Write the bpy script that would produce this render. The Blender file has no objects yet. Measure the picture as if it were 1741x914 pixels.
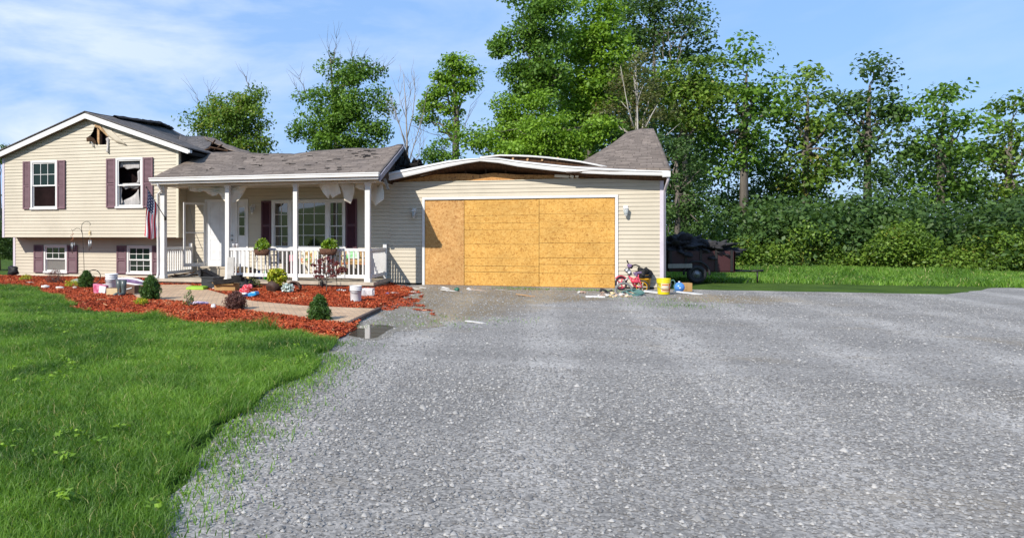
import bpy, bmesh, math, random
import numpy as np
from mathutils import Vector, Matrix, noise
R_ = math.radians
scene = bpy.context.scene
COL = scene.collection
# ------------------------------------------------------------------ camera
CAM = Vector((0.949, -19.766, 1.355)); YAW = R_(16.1); FPX = 1236.0; CX, CY = 585.0, 400.0
cd = bpy.data.cameras.new('camera'); cam = bpy.data.objects.new('camera', cd); COL.objects.link(cam); scene.camera = cam
cam.location = CAM; cam.rotation_euler = (R_(90), 0, YAW)
cd.sensor_width = 36; cd.lens = 36 * FPX / 1741; cd.shift_x = (870.5 - CX) / 1741; cd.shift_y = -(457 - CY) / 1741
cd.clip_end = 3000; cd.clip_start = 0.05
# ------------------------------------------------------------------ light
SUN = Vector((-0.55, -1.0, 0.80)).normalized()           # towards the sun
world = bpy.data.worlds.new('World'); scene.world = world; world.use_nodes = True
nt = world.node_tree; nt.nodes.clear(); N = nt.nodes.new; L = nt.links.new
wo = N('ShaderNodeOutputWorld'); bg = N('ShaderNodeBackground'); bg.inputs[1].default_value = 0.118
sky = N('ShaderNodeTexSky'); sky.sky_type = 'NISHITA'; sky.sun_disc = False
sky.sun_elevation = math.asin(SUN.z); sky.sun_rotation = math.atan2(SUN.x, SUN.y); sky.air_density = 1.0; sky.dust_density = 0.6; sky.ozone_density = 1.4
tc = N('ShaderNodeTexCoord'); mp = N('ShaderNodeMapping'); mp.inputs['Scale'].default_value = (1.0, 1.0, 3.6); mp.inputs['Rotation'].default_value = (0, R_(-7), 0)
L(tc.outputs['Generated'], mp.inputs['Vector'])
n1 = N('ShaderNodeTexNoise'); n1.inputs['Scale'].default_value = 3.1; n1.inputs['Detail'].default_value = 9; n1.inputs['Roughness'].default_value = 0.56; n1.inputs['Distortion'].default_value = 0.35
L(mp.outputs[0], n1.inputs['Vector'])
cr = N('ShaderNodeValToRGB'); cr.color_ramp.elements[0].position = 0.42; cr.color_ramp.elements[0].color = (0.15, 0.15, 0.15, 1); cr.color_ramp.elements[1].position = 0.62; cr.color_ramp.elements[1].color = (1, 1, 1, 1)
L(n1.outputs['Fac'], cr.inputs[0])
# clouds thicker towards the west (left), thin haze elsewhere
sx = N('ShaderNodeSeparateXYZ'); L(tc.outputs['Generated'], sx.inputs[0])
mr = N('ShaderNodeMapRange'); mr.inputs['From Min'].default_value = -0.68; mr.inputs['From Max'].default_value = 0.0; mr.inputs['To Min'].default_value = 1.0; mr.inputs['To Max'].default_value = 0.2
L(sx.outputs[0], mr.inputs[0])
ml = N('ShaderNodeMath'); ml.operation = 'MULTIPLY'; L(cr.outputs[0], ml.inputs[0]); L(mr.outputs[0], ml.inputs[1])
# clear-air blue down to the horizon, still carried by the sky model
bl = N('ShaderNodeMix'); bl.data_type = 'RGBA'; bl.inputs['Factor'].default_value = 0.72; L(sky.outputs[0], bl.inputs['A']); bl.inputs['B'].default_value = (1.76, 3.5, 6.8, 1)
mx = N('ShaderNodeMix'); mx.data_type = 'RGBA'; L(ml.outputs[0], mx.inputs['Factor']); L(bl.outputs['Result'], mx.inputs['A']); mx.inputs['B'].default_value = (5.2, 5.95, 7.4, 1)
L(mx.outputs['Result'], bg.inputs[0]); L(bg.outputs[0], wo.inputs[0])
sl = bpy.data.lights.new('sun', 'SUN'); sl.energy = 4.9; sl.angle = R_(0.55); sl.color = (1.0, 0.945, 0.86)
so = bpy.data.objects.new('sun', sl); COL.objects.link(so); so.rotation_euler = SUN.to_track_quat('Z', 'Y').to_euler(); so.location = (0, 0, 30)
vs = scene.view_settings; vs.view_transform = 'Standard'; vs.look = 'None'; vs.gamma = 1; vs.exposure = 0.42; vs.use_curve_mapping = False
try:
    scene.cycles.max_bounces = 6; scene.cycles.transparent_max_bounces = 8; scene.cycles.use_denoising = True
except Exception: pass
# ------------------------------------------------------------------ picture helpers: where a pixel meets a real plane
FW = Vector((-math.sin(YAW), math.cos(YAW), 0)); RT = Vector((math.cos(YAW), math.sin(YAW), 0))
def ray(px, py): return FW + RT * ((px - CX) / FPX) + Vector((0, 0, (CY - py) / FPX))
def W(px, py, Y=0.0):
    d = ray(px, py); return CAM + d * ((Y - CAM.y) / d.y)
def WX(px, py, X):
    d = ray(px, py); return CAM + d * ((X - CAM.x) / d.x)
def G(px, py, z=0.0):
    d = ray(px, py); return CAM + d * ((z - CAM.z) / d.z)
rnd = random.Random(7)
# ------------------------------------------------------------------ materials
KB = 0.80    # overall calibration of base colours to the exposure
def new_mat(name):
    m = bpy.data.materials.new(name); m.use_nodes = True; t = m.node_tree
    return m, t, t.nodes['Principled BSDF']
def node(t, kind, **kw):
    n = t.nodes.new(kind)
    for k, v in kw.items():
        if k in n.inputs: n.inputs[k].default_value = v
        else: setattr(n, k, v)
    return n
def pm(name, c1, c2=None, scale=6.0, rough=0.6, bump=0.0, bscale=None, metal=0.0, spec=0.4, stretch=(1, 1, 1), detail=5, lo=0.35, hi=0.65, dirt=0.0):
    m, t, b = new_mat(name); l = t.links.new
    if c2 is None: c2 = tuple(x * 0.86 for x in c1)
    c1 = tuple(x * KB for x in c1); c2 = tuple(x * KB for x in c2)
    co = node(t, 'ShaderNodeTexCoord'); mp_ = node(t, 'ShaderNodeMapping'); mp_.inputs['Scale'].default_value = stretch
    l(co.outputs['Object'], mp_.inputs[0])
    nz = node(t, 'ShaderNodeTexNoise', Scale=scale, Detail=detail, Roughness=0.6); l(mp_.outputs[0], nz.inputs['Vector'])
    r = node(t, 'ShaderNodeValToRGB'); r.color_ramp.elements[0].position = lo; r.color_ramp.elements[1].position = hi
    r.color_ramp.elements[0].color = (*c1, 1); r.color_ramp.elements[1].color = (*c2, 1)
    l(nz.outputs['Fac'], r.inputs[0]); out = r.outputs[0]
    if dirt:
        n2 = node(t, 'ShaderNodeTexNoise', Scale=1.3, Detail=8, Roughness=0.7); l(co.outputs['Object'], n2.inputs['Vector'])
        r2 = node(t, 'ShaderNodeValToRGB'); r2.color_ramp.elements[0].position = 0.5; r2.color_ramp.elements[1].position = 0.75
        r2.color_ramp.elements[0].color = (0, 0, 0, 1); r2.color_ramp.elements[1].color = (dirt, dirt, dirt, 1)
        l(n2.outputs['Fac'], r2.inputs[0])
        x = node(t, 'ShaderNodeMix', data_type='RGBA'); l(r2.outputs[0], x.inputs['Factor']); l(out, x.inputs['A']); x.inputs['B'].default_value = (0.16, 0.13, 0.10, 1); out = x.outputs['Result']
    l(out, b.inputs['Base Color'])
    b.inputs['Roughness'].default_value = rough; b.inputs['Metallic'].default_value = metal; b.inputs['Specular IOR Level'].default_value = spec
    if bump:
        nb = node(t, 'ShaderNodeTexNoise', Scale=bscale or scale * 3, Detail=6, Roughness=0.65); l(mp_.outputs[0], nb.inputs['Vector'])
        bp = node(t, 'ShaderNodeBump', Strength=bump, Distance=0.02); l(nb.outputs['Fac'], bp.inputs['Height']); l(bp.outputs[0], b.inputs['Normal'])
    return m
M = {}
M['siding'] = pm('beige_siding', (0.615, 0.547, 0.425), (0.555, 0.493, 0.380), 0.9, 0.55, 0.05, 60, dirt=0.14)
M['trim'] = pm('white_trim', (0.80, 0.79, 0.77), (0.72, 0.71, 0.68), 2.5, 0.45, dirt=0.12)
M['cream'] = pm('cream_trim', (0.70, 0.66, 0.53), (0.62, 0.58, 0.45), 2.0, 0.5)
M['lavender'] = pm('pale_corner_trim', (0.66, 0.60, 0.66), (0.58, 0.52, 0.58), 2.0, 0.5)
M['soffit'] = pm('soffit_panel', (0.62, 0.57, 0.46), (0.50, 0.45, 0.36), 2.0, 0.6, dirt=0.3)
M['darksoffit'] = pm('dark_soffit', (0.20, 0.175, 0.12), (0.13, 0.11, 0.09), 2.0, 0.7, dirt=0.4)  # much darker brown than the other soffit panels
M['torn'] = pm('torn_soffit_sheet', (0.86, 0.81, 0.70), (0.70, 0.63, 0.50), 2.2, 0.6, 0.3, 6, dirt=0.25)
M['lavgrey'] = pm('grey_lavender_board', (0.30, 0.28, 0.33), (0.20, 0.19, 0.22), 3, 0.6)  # grey lavender, darker than the white trim
M['plum'] = pm('plum_shutter', (0.195, 0.103, 0.126), (0.168, 0.086, 0.105), 3, 0.55, dirt=0.1)
M['maroon'] = pm('maroon_shutter', (0.115, 0.04, 0.055), (0.09, 0.03, 0.042), 3, 0.5)
M['black'] = pm('charred_black', (0.012, 0.011, 0.011), (0.03, 0.027, 0.025), 6, 0.85, 0.5, 12, spec=0.15)
M['char'] = pm('charred_wood', (0.035, 0.022, 0.014), (0.10, 0.055, 0.03), 5, 0.85, 0.5, 20, stretch=(1, 1, 4), spec=0.15)
M['deckwood'] = pm('brown_roof_deck', (0.055, 0.028, 0.016), (0.12, 0.06, 0.03), 4, 0.8, 0.3, 20, stretch=(6, 1, 1), spec=0.2)
M['rawwood'] = pm('raw_wood', (0.55, 0.34, 0.17), (0.42, 0.23, 0.10), 5, 0.7, 0.2, 30, stretch=(1, 1, 5))
M['concrete'] = pm('porch_concrete', (0.56, 0.48, 0.37), (0.43, 0.37, 0.28), 4, 0.85, 0.35, 50, dirt=0.3)
M['insul'] = pm('insulation', (0.62, 0.42, 0.22), (0.35, 0.2, 0.1), 9, 0.9, 0.6, 25)
M['greige'] = pm('weathered_grey_paint', (0.55, 0.54, 0.50), (0.40, 0.38, 0.35), 4, 0.7)
M['room'] = pm('room_interior', (0.035, 0.03, 0.03), (0.07, 0.06, 0.055), 1.5, 0.9)  # kept very dark to put unlit rooms into the colour
M['curtain'] = pm('curtain_cloth', (0.55, 0.52, 0.50), (0.36, 0.34, 0.33), 3, 0.8, 0.4, 8, stretch=(4, 1, 1))
M['metal'] = pm('grey_metal', (0.42, 0.43, 0.44), (0.30, 0.31, 0.32), 6, 0.4, metal=0.7)
M['iron'] = pm('black_iron', (0.02, 0.02, 0.022), (0.04, 0.035, 0.03), 20, 0.5, metal=0.4)
M['rubber'] = pm('black_rubber', (0.018, 0.018, 0.02), (0.035, 0.035, 0.037), 20, 0.7)
M['white'] = pm('white_plastic', (0.78, 0.79, 0.80), (0.70, 0.70, 0.70), 4, 0.35, dirt=0.15)
M['greywood'] = pm('weathered_board', (0.42, 0.39, 0.34), (0.27, 0.25, 0.21), 4, 0.8, 0.3, 20, stretch=(6, 1, 1))
M['barktree'] = pm('tree_bark', (0.10, 0.085, 0.07), (0.20, 0.17, 0.14), 5, 0.9, 0.6, 14, stretch=(1, 1, 0.3))
M['palebark'] = pm('pale_bark', (0.52, 0.48, 0.42), (0.32, 0.29, 0.25), 3, 0.85, 0.4, 14, stretch=(1, 1, 0.4))
M['deadbark'] = pm('dead_bark', (0.36, 0.32, 0.28), (0.24, 0.21, 0.18), 3, 0.9, 0.3, 14)
def glass_mat(name, base=(0.012, 0.015, 0.016), rough=0.03, spec=0.6, wav=0.012, ior=1.5):
    m, t, b = new_mat(name); l = t.links.new; b.inputs['IOR'].default_value = ior
    b.inputs['Base Color'].default_value = (*base, 1); b.inputs['Roughness'].default_value = rough; b.inputs['Specular IOR Level'].default_value = spec
    co = node(t, 'ShaderNodeTexCoord'); nz = node(t, 'ShaderNodeTexNoise', Scale=1.6, Detail=1); l(co.outputs['Object'], nz.inputs['Vector'])
    bp = node(t, 'ShaderNodeBump', Strength=wav * 10, Distance=0.02); l(nz.outputs['Fac'], bp.inputs['Height']); l(bp.outputs[0], b.inputs['Normal'])
    return m
M['glass'] = glass_mat('window_glass', (0.012, 0.015, 0.016), 0.02, 0.9, 0.006, 1.75)
M['glassgreen'] = glass_mat('teal_tinted_glass', (0.010, 0.022, 0.018), 0.12, 0.28)
M['screen'] = pm('insect_screen', (0.20, 0.19, 0.17), (0.16, 0.15, 0.14), 30, 0.8)
M['unlitblack'] = pm('unlit_black_interior', (0.008, 0.004, 0.004), (0.02, 0.01, 0.01), 3, 0.95, spec=0.1)  # near-black colour painted for unlit rooms, an opening and a window pane
def osb(name, ca, cb, cc):
    m, t, b = new_mat(name); l = t.links.new
    co = node(t, 'ShaderNodeTexCoord')
    nz = node(t, 'ShaderNodeTexNoise', Scale=9.0, Detail=2); l(co.outputs['Object'], nz.inputs['Vector'])
    ad = node(t, 'ShaderNodeMix', data_type='RGBA'); ad.inputs['Factor'].default_value = 0.13; l(co.outputs['Object'], ad.inputs['A']); l(nz.outputs['Color'], ad.inputs['B'])
    mp1 = node(t, 'ShaderNodeMapping'); mp1.inputs['Scale'].default_value = (1, 1, 2.3); mp1.inputs['Rotation'].default_value = (0, 0.6, 0); l(ad.outputs['Result'], mp1.inputs[0])
    v1 = node(t, 'ShaderNodeTexVoronoi', Scale=19.0); l(mp1.outputs[0], v1.inputs['Vector'])
    mp2 = node(t, 'ShaderNodeMapping'); mp2.inputs['Scale'].default_value = (2.4, 1, 1); mp2.inputs['Rotation'].default_value = (0, 0.35, 0); l(ad.outputs['Result'], mp2.inputs[0])
    v2 = node(t, 'ShaderNodeTexVoronoi', Scale=24.0); l(mp2.outputs[0], v2.inputs['Vector'])
    s1 = node(t, 'ShaderNodeSeparateColor'); l(v1.outputs['Color'], s1.inputs[0]); s2 = node(t, 'ShaderNodeSeparateColor'); l(v2.outputs['Color'], s2.inputs[0])
    av = node(t, 'ShaderNodeMath', operation='ADD'); l(s1.outputs[0], av.inputs[0]); l(s2.outputs[1], av.inputs[1])
    hv = node(t, 'ShaderNodeMath', operation='MULTIPLY'); hv.inputs[1].default_value = 0.5; l(av.outputs[0], hv.inputs[0])
    r = node(t, 'ShaderNodeValToRGB'); e = r.color_ramp.elements; e[0].position = 0.08; e[0].color = (*cc, 1); e[1].position = 0.92; e[1].color = (*cb, 1)
    k = e.new(0.36); k.color = (*ca, 1)
    l(hv.outputs[0], r.inputs[0])
    big = node(t, 'ShaderNodeTexNoise', Scale=1.7, Detail=4); l(co.outputs['Object'], big.inputs['Vector'])
    rb = node(t, 'ShaderNodeMapRange'); rb.inputs['From Min'].default_value = 0.3; rb.inputs['From Max'].default_value = 0.7; rb.inputs['To Min'].default_value = 0.86; rb.inputs['To Max'].default_value = 1.1; l(big.outputs['Fac'], rb.inputs[0])
    h = node(t, 'ShaderNodeMix', data_type='RGBA', blend_type='MULTIPLY'); h.inputs['Factor'].default_value = 1; l(r.outputs[0], h.inputs['A']); l(rb.outputs[0], h.inputs['B'])
    l(h.outputs['Result'], b.inputs['Base Color']); b.inputs['Roughness'].default_value = 0.7; b.inputs['Specular IOR Level'].default_value = 0.25
    bp = node(t, 'ShaderNodeBump', Strength=0.25, Distance=0.004); l(hv.outputs[0], bp.inputs['Height']); l(bp.outputs[0], b.inputs['Normal'])
    return m
M['osb'] = osb('fresh_particle_board', (0.48, 0.255, 0.055), (0.56, 0.335, 0.095), (0.32, 0.15, 0.03))
M['osbdull'] = osb('dull_particle_board', (0.43, 0.225, 0.070), (0.52, 0.31, 0.12), (0.29, 0.135, 0.04))
M['osbburnt'] = osb('scorched_particle_board', (0.42, 0.20, 0.06), (0.50, 0.27, 0.1), (0.14, 0.06, 0.03))
def shingles(name, c1, c2, c3):
    m, t, b = new_mat(name); l = t.links.new
    uv = node(t, 'ShaderNodeUVMap')
    nz0 = node(t, 'ShaderNodeTexNoise', Scale=0.9, Detail=2); l(uv.outputs[0], nz0.inputs['Vector'])
    dd = node(t, 'ShaderNodeMix', data_type='RGBA'); dd.inputs['Factor'].default_value = 0.05; l(uv.outputs[0], dd.inputs['A']); l(nz0.outputs['Color'], dd.inputs['B'])
    br = node(t, 'ShaderNodeTexBrick', Scale=1.0); l(dd.outputs['Result'], br.inputs['Vector'])
    br.inputs['Brick Width'].default_value = 0.42; br.inputs['Row Height'].default_value = 0.125; br.inputs['Mortar Size'].default_value = 0.011; br.inputs['Mortar Smooth'].default_value = 0.3
    br.inputs['Color1'].default_value = (0, 0, 0, 1); br.inputs['Color2'].default_value = (1, 1, 1, 1); br.inputs['Mortar'].default_value = (0, 0, 0, 1); br.offset = 0.37; br.squash = 0.7; br.squash_frequency = 3
    r = node(t, 'ShaderNodeValToRGB'); e = r.color_ramp.elements; e[0].color = (*c1, 1); e[1].color = (*c2, 1); e[0].position = 0.0; e[1].position = 1.0; k = e.new(0.5); k.color = (*c3, 1)
    n2 = node(t, 'ShaderNodeTexNoise', Scale=3.0, Detail=7, Roughness=0.75); l(uv.outputs[0], n2.inputs['Vector'])
    mixf = node(t, 'ShaderNodeMix', data_type='RGBA'); mixf.inputs['Factor'].default_value = 0.68; l(br.outputs['Color'], mixf.inputs['A']); l(n2.outputs['Fac'], mixf.inputs['B'])
    st = node(t, 'ShaderNodeTexNoise', Scale=1.0, Detail=4, Roughness=0.6); mst = node(t, 'ShaderNodeMapping'); mst.inputs['Scale'].default_value = (1.6, 17, 1); l(uv.outputs[0], mst.inputs[0]); l(mst.outputs[0], st.inputs['Vector'])
    mix2 = node(t, 'ShaderNodeMix', data_type='RGBA'); mix2.inputs['Factor'].default_value = 0.45; l(mixf.outputs['Result'], mix2.inputs['A']); l(st.outputs['Fac'], mix2.inputs['B'])
    ct = node(t, 'ShaderNodeMapRange'); ct.inputs['From Min'].default_value = .28; ct.inputs['From Max'].default_value = .72; l(mix2.outputs['Result'], ct.inputs[0])
    l(ct.outputs[0], r.inputs[0])
    ms = node(t, 'ShaderNodeMix', data_type='RGBA', blend_type='MULTIPLY'); ms.inputs['B'].default_value = (0.72, 0.70, 0.69, 1); l(br.outputs['Fac'], ms.inputs['Factor']); l(r.outputs[0], ms.inputs['A'])
    # scorch patches with a shape of their own
    n3 = node(t, 'ShaderNodeTexNoise', Scale=1.1, Detail=8, Roughness=0.7); mp3 = node(t, 'ShaderNodeMapping'); mp3.inputs['Scale'].default_value = (0.6, 1.6, 1); l(uv.outputs[0], mp3.inputs[0]); l(mp3.outputs[0], n3.inputs['Vector'])
    r3 = node(t, 'ShaderNodeValToRGB'); r3.color_ramp.elements[0].position = 0.57; r3.color_ramp.elements[1].position = 0.72; r3.color_ramp.elements[0].color = (0, 0, 0, 1); r3.color_ramp.elements[1].color = (.8, .8, .8, 1); l(n3.outputs['Fac'], r3.inputs[0])
    sc = node(t, 'ShaderNodeMix', data_type='RGBA'); sc.inputs['B'].default_value = (0.03, 0.026, 0.024, 1); l(r3.outputs[0], sc.inputs['Factor']); l(ms.outputs['Result'], sc.inputs['A'])
    l(sc.outputs['Result'], b.inputs['Base Color']); b.inputs['Roughness'].default_value = 0.9; b.inputs['Specular IOR Level'].default_value = 0.2
    iv = node(t, 'ShaderNodeMath', operation='SUBTRACT'); iv.inputs[0].default_value = 1.0; l(br.outputs['Fac'], iv.inputs[1])
    bp = node(t, 'ShaderNodeBump', Strength=0.55, Distance=0.015); l(iv.outputs[0], bp.inputs['Height'])
    gn = node(t, 'ShaderNodeTexNoise', Scale=40, Detail=3); l(uv.outputs[0], gn.inputs['Vector']); bp2 = node(t, 'ShaderNodeBump', Strength=0.5, Distance=0.01); l(gn.outputs['Fac'], bp2.inputs['Height']); l(bp.outputs[0], bp2.inputs['Normal']); l(bp2.outputs[0], b.inputs['Normal'])
    return m
M['shingle'] = shingles('brown_grey_shingles', (0.082, 0.066, 0.055), (0.28, 0.228, 0.19), (0.160, 0.130, 0.108))
M['shingledark'] = shingles('sooty_shingles', (0.06, 0.055, 0.053), (0.17, 0.15, 0.14), (0.11, 0.10, 0.095))
def leafmat(name, c1, c2, c3=None, trans=0.35, rough=0.5):
    m, t, b = new_mat(name); l = t.links.new
    at = node(t, 'ShaderNodeAttribute', attribute_name='tint')
    r = node(t, 'ShaderNodeValToRGB'); e = r.color_ramp.elements; e[0].color = (*c1, 1); e[1].color = (*c2, 1); e[0].position = 0.05; e[1].position = 0.85
    if c3: k = e.new(0.97); k.color = (*c3, 1)
    l(at.outputs['Fac'], r.inputs[0]); l(r.outputs[0], b.inputs['Base Color']); b.inputs['Roughness'].default_value = rough; b.inputs['Specular IOR Level'].default_value = 0.3
    tr = node(t, 'ShaderNodeBsdfTranslucent'); br = node(t, 'ShaderNodeMix', data_type='RGBA', blend_type='MULTIPLY'); br.inputs['Factor'].default_value = 1; br.inputs['B'].default_value = (1.5, 1.5, 0.7, 1); l(r.outputs[0], br.inputs['A']); l(br.outputs['Result'], tr.inputs[0])
    ms = node(t, 'ShaderNodeMixShader'); ms.inputs[0].default_value = trans; l(b.outputs[0], ms.inputs[1]); l(tr.outputs[0], ms.inputs[2])
    l(ms.outputs[0], t.nodes['Material Output'].inputs[0])
    return m
M['leaf'] = leafmat('green_leaves', (0.045, 0.105, 0.016), (0.15, 0.27, 0.035))
M['leafolive'] = leafmat('yellowing_leaves', (0.055, 0.11, 0.018), (0.17, 0.27, 0.035), (0.26, 0.23, 0.05))
M['leafbright'] = leafmat('bright_leaves', (0.07, 0.155, 0.012), (0.22, 0.36, 0.035))
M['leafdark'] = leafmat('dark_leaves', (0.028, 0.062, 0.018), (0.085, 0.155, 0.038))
M['leafbrown'] = leafmat('olive_brown_leaves', (0.05, 0.065, 0.02), (0.12, 0.13, 0.04), (0.2, 0.12, 0.05))
M['cedar'] = leafmat('arborvitae_leaves', (0.018, 0.055, 0.012), (0.08, 0.16, 0.025), trans=0.2)
M['barberry'] = leafmat('barberry_leaves', (0.05, 0.022, 0.02), (0.19, 0.09, 0.075), trans=0.2)
M['redleaf'] = leafmat('dark_red_leaves', (0.10, 0.02, 0.025), (0.22, 0.06, 0.06), trans=0.3)
M['lime'] = leafmat('lime_leaves', (0.16, 0.24, 0.02), (0.45, 0.45, 0.03), (0.35, 0.06, 0.03), trans=0.3)
M['silver'] = leafmat('silver_leaves', (0.30, 0.38, 0.36), (0.55, 0.62, 0.60), trans=0.15)
M['grass'] = leafmat('grass_blades', (0.028, 0.088, 0.012), (0.19, 0.34, 0.045), (0.40, 0.38, 0.16), trans=0.4, rough=0.45)
M['mulchchip'] = leafmat('mulch_chips', (0.17, 0.021, 0.008), (0.46, 0.082, 0.020), (0.55, 0.28, 0.14), trans=0.0, rough=0.8)
M['stones'] = leafmat('gravel_stones', (0.14, 0.135, 0.13), (0.29, 0.28, 0.265), (0.40, 0.38, 0.35), trans=0.0, rough=0.85)
# ------------------------------------------------------------------ object helpers
def props(o, label=None, cat=None, group=None, kind=None):
    if label: o['label'] = label
    if cat: o['category'] = cat
    if group: o['group'] = group
    if kind: o['kind'] = kind
    return o
def thing(name, label, cat, loc=(0, 0, 0), group=None):
    o = bpy.data.objects.new(name, None); o.empty_display_size = 0.2; COL.objects.link(o); o.location = loc
    return props(o, label, cat, group)
def origin_of(p):
    v = Vector((0, 0, 0))
    while p is not None: v += Vector(p.location); p = p.parent
    return v
class MB:
    def __init__(s): s.v = []; s.f = []; s.uv = None; s.smooth = False
    def add(s, vs, fs):
        k = len(s.v); s.v += [tuple(v) for v in vs]; s.f += [tuple(i + k for i in f) for f in fs]; return s
    def box(s, a, b):
        x0, y0, z0 = [min(a[i], b[i]) for i in range(3)]; x1, y1, z1 = [max(a[i], b[i]) for i in range(3)]
        return s.add([(x0,y0,z0),(x1,y0,z0),(x1,y1,z0),(x0,y1,z0),(x0,y0,z1),(x1,y0,z1),(x1,y1,z1),(x0,y1,z1)],
                     [(0,3,2,1),(4,5,6,7),(0,1,5,4),(1,2,6,5),(2,3,7,6),(3,0,4,7)])
    def obox(s, c, size, rot=(0, 0, 0)):
        from mathutils import Euler
        m = Euler(rot).to_matrix(); c = Vector(c); h = Vector(size) / 2
        vs = [c + m @ Vector((h.x * i, h.y * j, h.z * k)) for k in (-1, 1) for i, j in ((-1, -1), (1, -1), (1, 1), (-1, 1))]
        return s.add(vs, [(0,3,2,1),(4,5,6,7),(0,1,5,4),(1,2,6,5),(2,3,7,6),(3,0,4,7)])
    def tube(s, pts, rad, n=8, cap=True, closed=False):
        pts = [Vector(p) for p in pts]; m = len(pts)
        if not hasattr(rad, '__len__'): rad = [rad] * m
        k = len(s.v); prev = None
        for i, p in enumerate(pts):
            if closed: d = pts[(i + 1) % m] - pts[i - 1]
            else: d = pts[min(i + 1, m - 1)] - pts[max(i - 1, 0)]
            d = d.normalized() if d.length > 1e-9 else Vector((0, 0, 1))
            if prev is None:
                a = d.cross(Vector((0, 0, 1)) if abs(d.z) < 0.9 else Vector((1, 0, 0))).normalized()
            else:
                a = (prev - d * prev.dot(d)); a = a.normalized() if a.length > 1e-6 else d.cross(Vector((1, 0, 0.1))).normalized()
            prev = a; b = d.cross(a)
            for j in range(n):
                t = 2 * math.pi * j / n; s.v.append(tuple(p + (a * math.cos(t) + b * math.sin(t)) * rad[i]))
        rng = m if closed else m - 1
        for i in range(rng):
            i2 = (i + 1) % m
            for j in range(n):
                s.f.append((k + i * n + j, k + i * n + (j + 1) % n, k + i2 * n + (j + 1) % n, k + i2 * n + j))
        if cap and not closed:
            s.f.append(tuple(k + j for j in range(n))[::-1]); s.f.append(tuple(k + (m - 1) * n + j for j in range(n)))
        return s
    def lathe(s, c, prof, n=20, squash=1.0):
        c = Vector(c); k = len(s.v)
        for r, z in prof:
            for j in range(n):
                t = 2 * math.pi * j / n; s.v.append((c.x + r * math.cos(t), c.y + r * math.sin(t) * squash, c.z + z))
        for i in range(len(prof) - 1):
            for j in range(n):
                s.f.append((k + i * n + j, k + i * n + (j + 1) % n, k + (i + 1) * n + (j + 1) % n, k + (i + 1) * n + j))
        s.f.append(tuple(k + j for j in range(n))[::-1]); s.f.append(tuple(k + (len(prof) - 1) * n + j for j in range(n)))
        return s
    def blob(s, c, r, seed=0, amp=0.15, nu=16, nv=10, fr=2.0):
        c = Vector(c); r = Vector(r) if hasattr(r, '__len__') else Vector((r, r, r)); k = len(s.v)
        def pt(d): 
            q = 1 + amp * noise.noise(d * fr + Vector((seed * 7.3, seed * 1.7, 0)))*1.6
            return (c.x + d.x * r.x * q, c.y + d.y * r.y * q, c.z + d.z * r.z * q)
        for i in range(nv + 1):
            ph = math.pi * i / nv
            for j in range(nu):
                th_ = 2 * math.pi * j / nu; s.v.append(pt(Vector((math.sin(ph) * math.cos(th_), math.sin(ph) * math.sin(th_), math.cos(ph)))))
        for i in range(nv):
            for j in range(nu):
                s.f.append((k + i * nu + j, k + (i + 1) * nu + j, k + (i + 1) * nu + (j + 1) % nu, k + i * nu + (j + 1) % nu))
        return s
    def prism(s, poly, depth):
        """poly: 3D outline (any plane); depth: Vector extrusion"""
        n = len(poly); k = len(s.v); s.v += [tuple(Vector(p)) for p in poly] + [tuple(Vector(p) + Vector(depth)) for p in poly]
        s.f.append(tuple(k + i for i in range(n))); s.f.append(tuple(k + n + i for i in range(n))[::-1])
        for i in range(n): s.f.append((k + i, k + n + i, k + n + (i + 1) % n, k + (i + 1) % n))
        return s
    def build(s, name, mat, parent=None, smooth=False, bevel=0.0, **pr):
        off = origin_of(parent)
        me = bpy.data.meshes.new(name); me.from_pydata([(x - off.x, y - off.y, z - off.z) for x, y, z in s.v], [], s.f); me.validate(); me.update()
        bm = bmesh.new(); bm.from_mesh(me); bmesh.ops.recalc_face_normals(bm, faces=bm.faces); bm.to_mesh(me); bm.free()
        me.materials.append(M[mat] if isinstance(mat, str) else mat)
        if smooth: me.polygons.foreach_set('use_smooth', [True] * len(me.polygons))
        o = bpy.data.objects.new(name, me); COL.objects.link(o); o.parent = parent
        if bevel:
            b = o.modifiers.new('bevel', 'BEVEL'); b.width = bevel; b.segments = 2; b.limit_method = 'ANGLE'
        props(o, **pr); return o
    def solo(s, name, mat, label, cat, base, smooth=False, group=None, bevel=0.0):
        """one mesh that is a thing of its own, origin at its base"""
        base = Vector(base); o = s.build(name, mat, None, smooth, bevel)
        o.data.transform(Matrix.Translation(-base)); o.location = base
        return props(o, label, cat, group)
def grid_surface(name, fn, nu, nv, mat, parent, thick=0.03, uvs=(1, 1), smooth=True, thickdir=None, matback=None, **pr):
    off = origin_of(parent)
    vs = [fn(i / nu, j / nv) - off for j in range(nv + 1) for i in range(nu + 1)]
    fs = [(j * (nu + 1) + i, j * (nu + 1) + i + 1, (j + 1) * (nu + 1) + i + 1, (j + 1) * (nu + 1) + i) for j in range(nv) for i in range(nu)]
    me = bpy.data.meshes.new(name); me.from_pydata([tuple(v) for v in vs], [], fs)
    uv = me.uv_layers.new(name='UVMap')
    for p in me.polygons:
        for li, vi in zip(p.loop_indices, p.vertices):
            i = vi % (nu + 1); j = vi // (nu + 1); uv.data[li].uv = (i / nu * uvs[0], j / nv * uvs[1])
    me.materials.append(M[mat])
    if matback: me.materials.append(M[matback])
    if smooth: me.polygons.foreach_set('use_smooth', [True] * len(me.polygons))
    o = bpy.data.objects.new(name, me); COL.objects.link(o); o.parent = parent
    if thick:
        sm = o.modifiers.new('solid', 'SOLIDIFY'); sm.thickness = thick; sm.offset = -1
        if matback: sm.material_offset = 1; sm.material_offset_rim = 1
    props(o, **pr); return o
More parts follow.
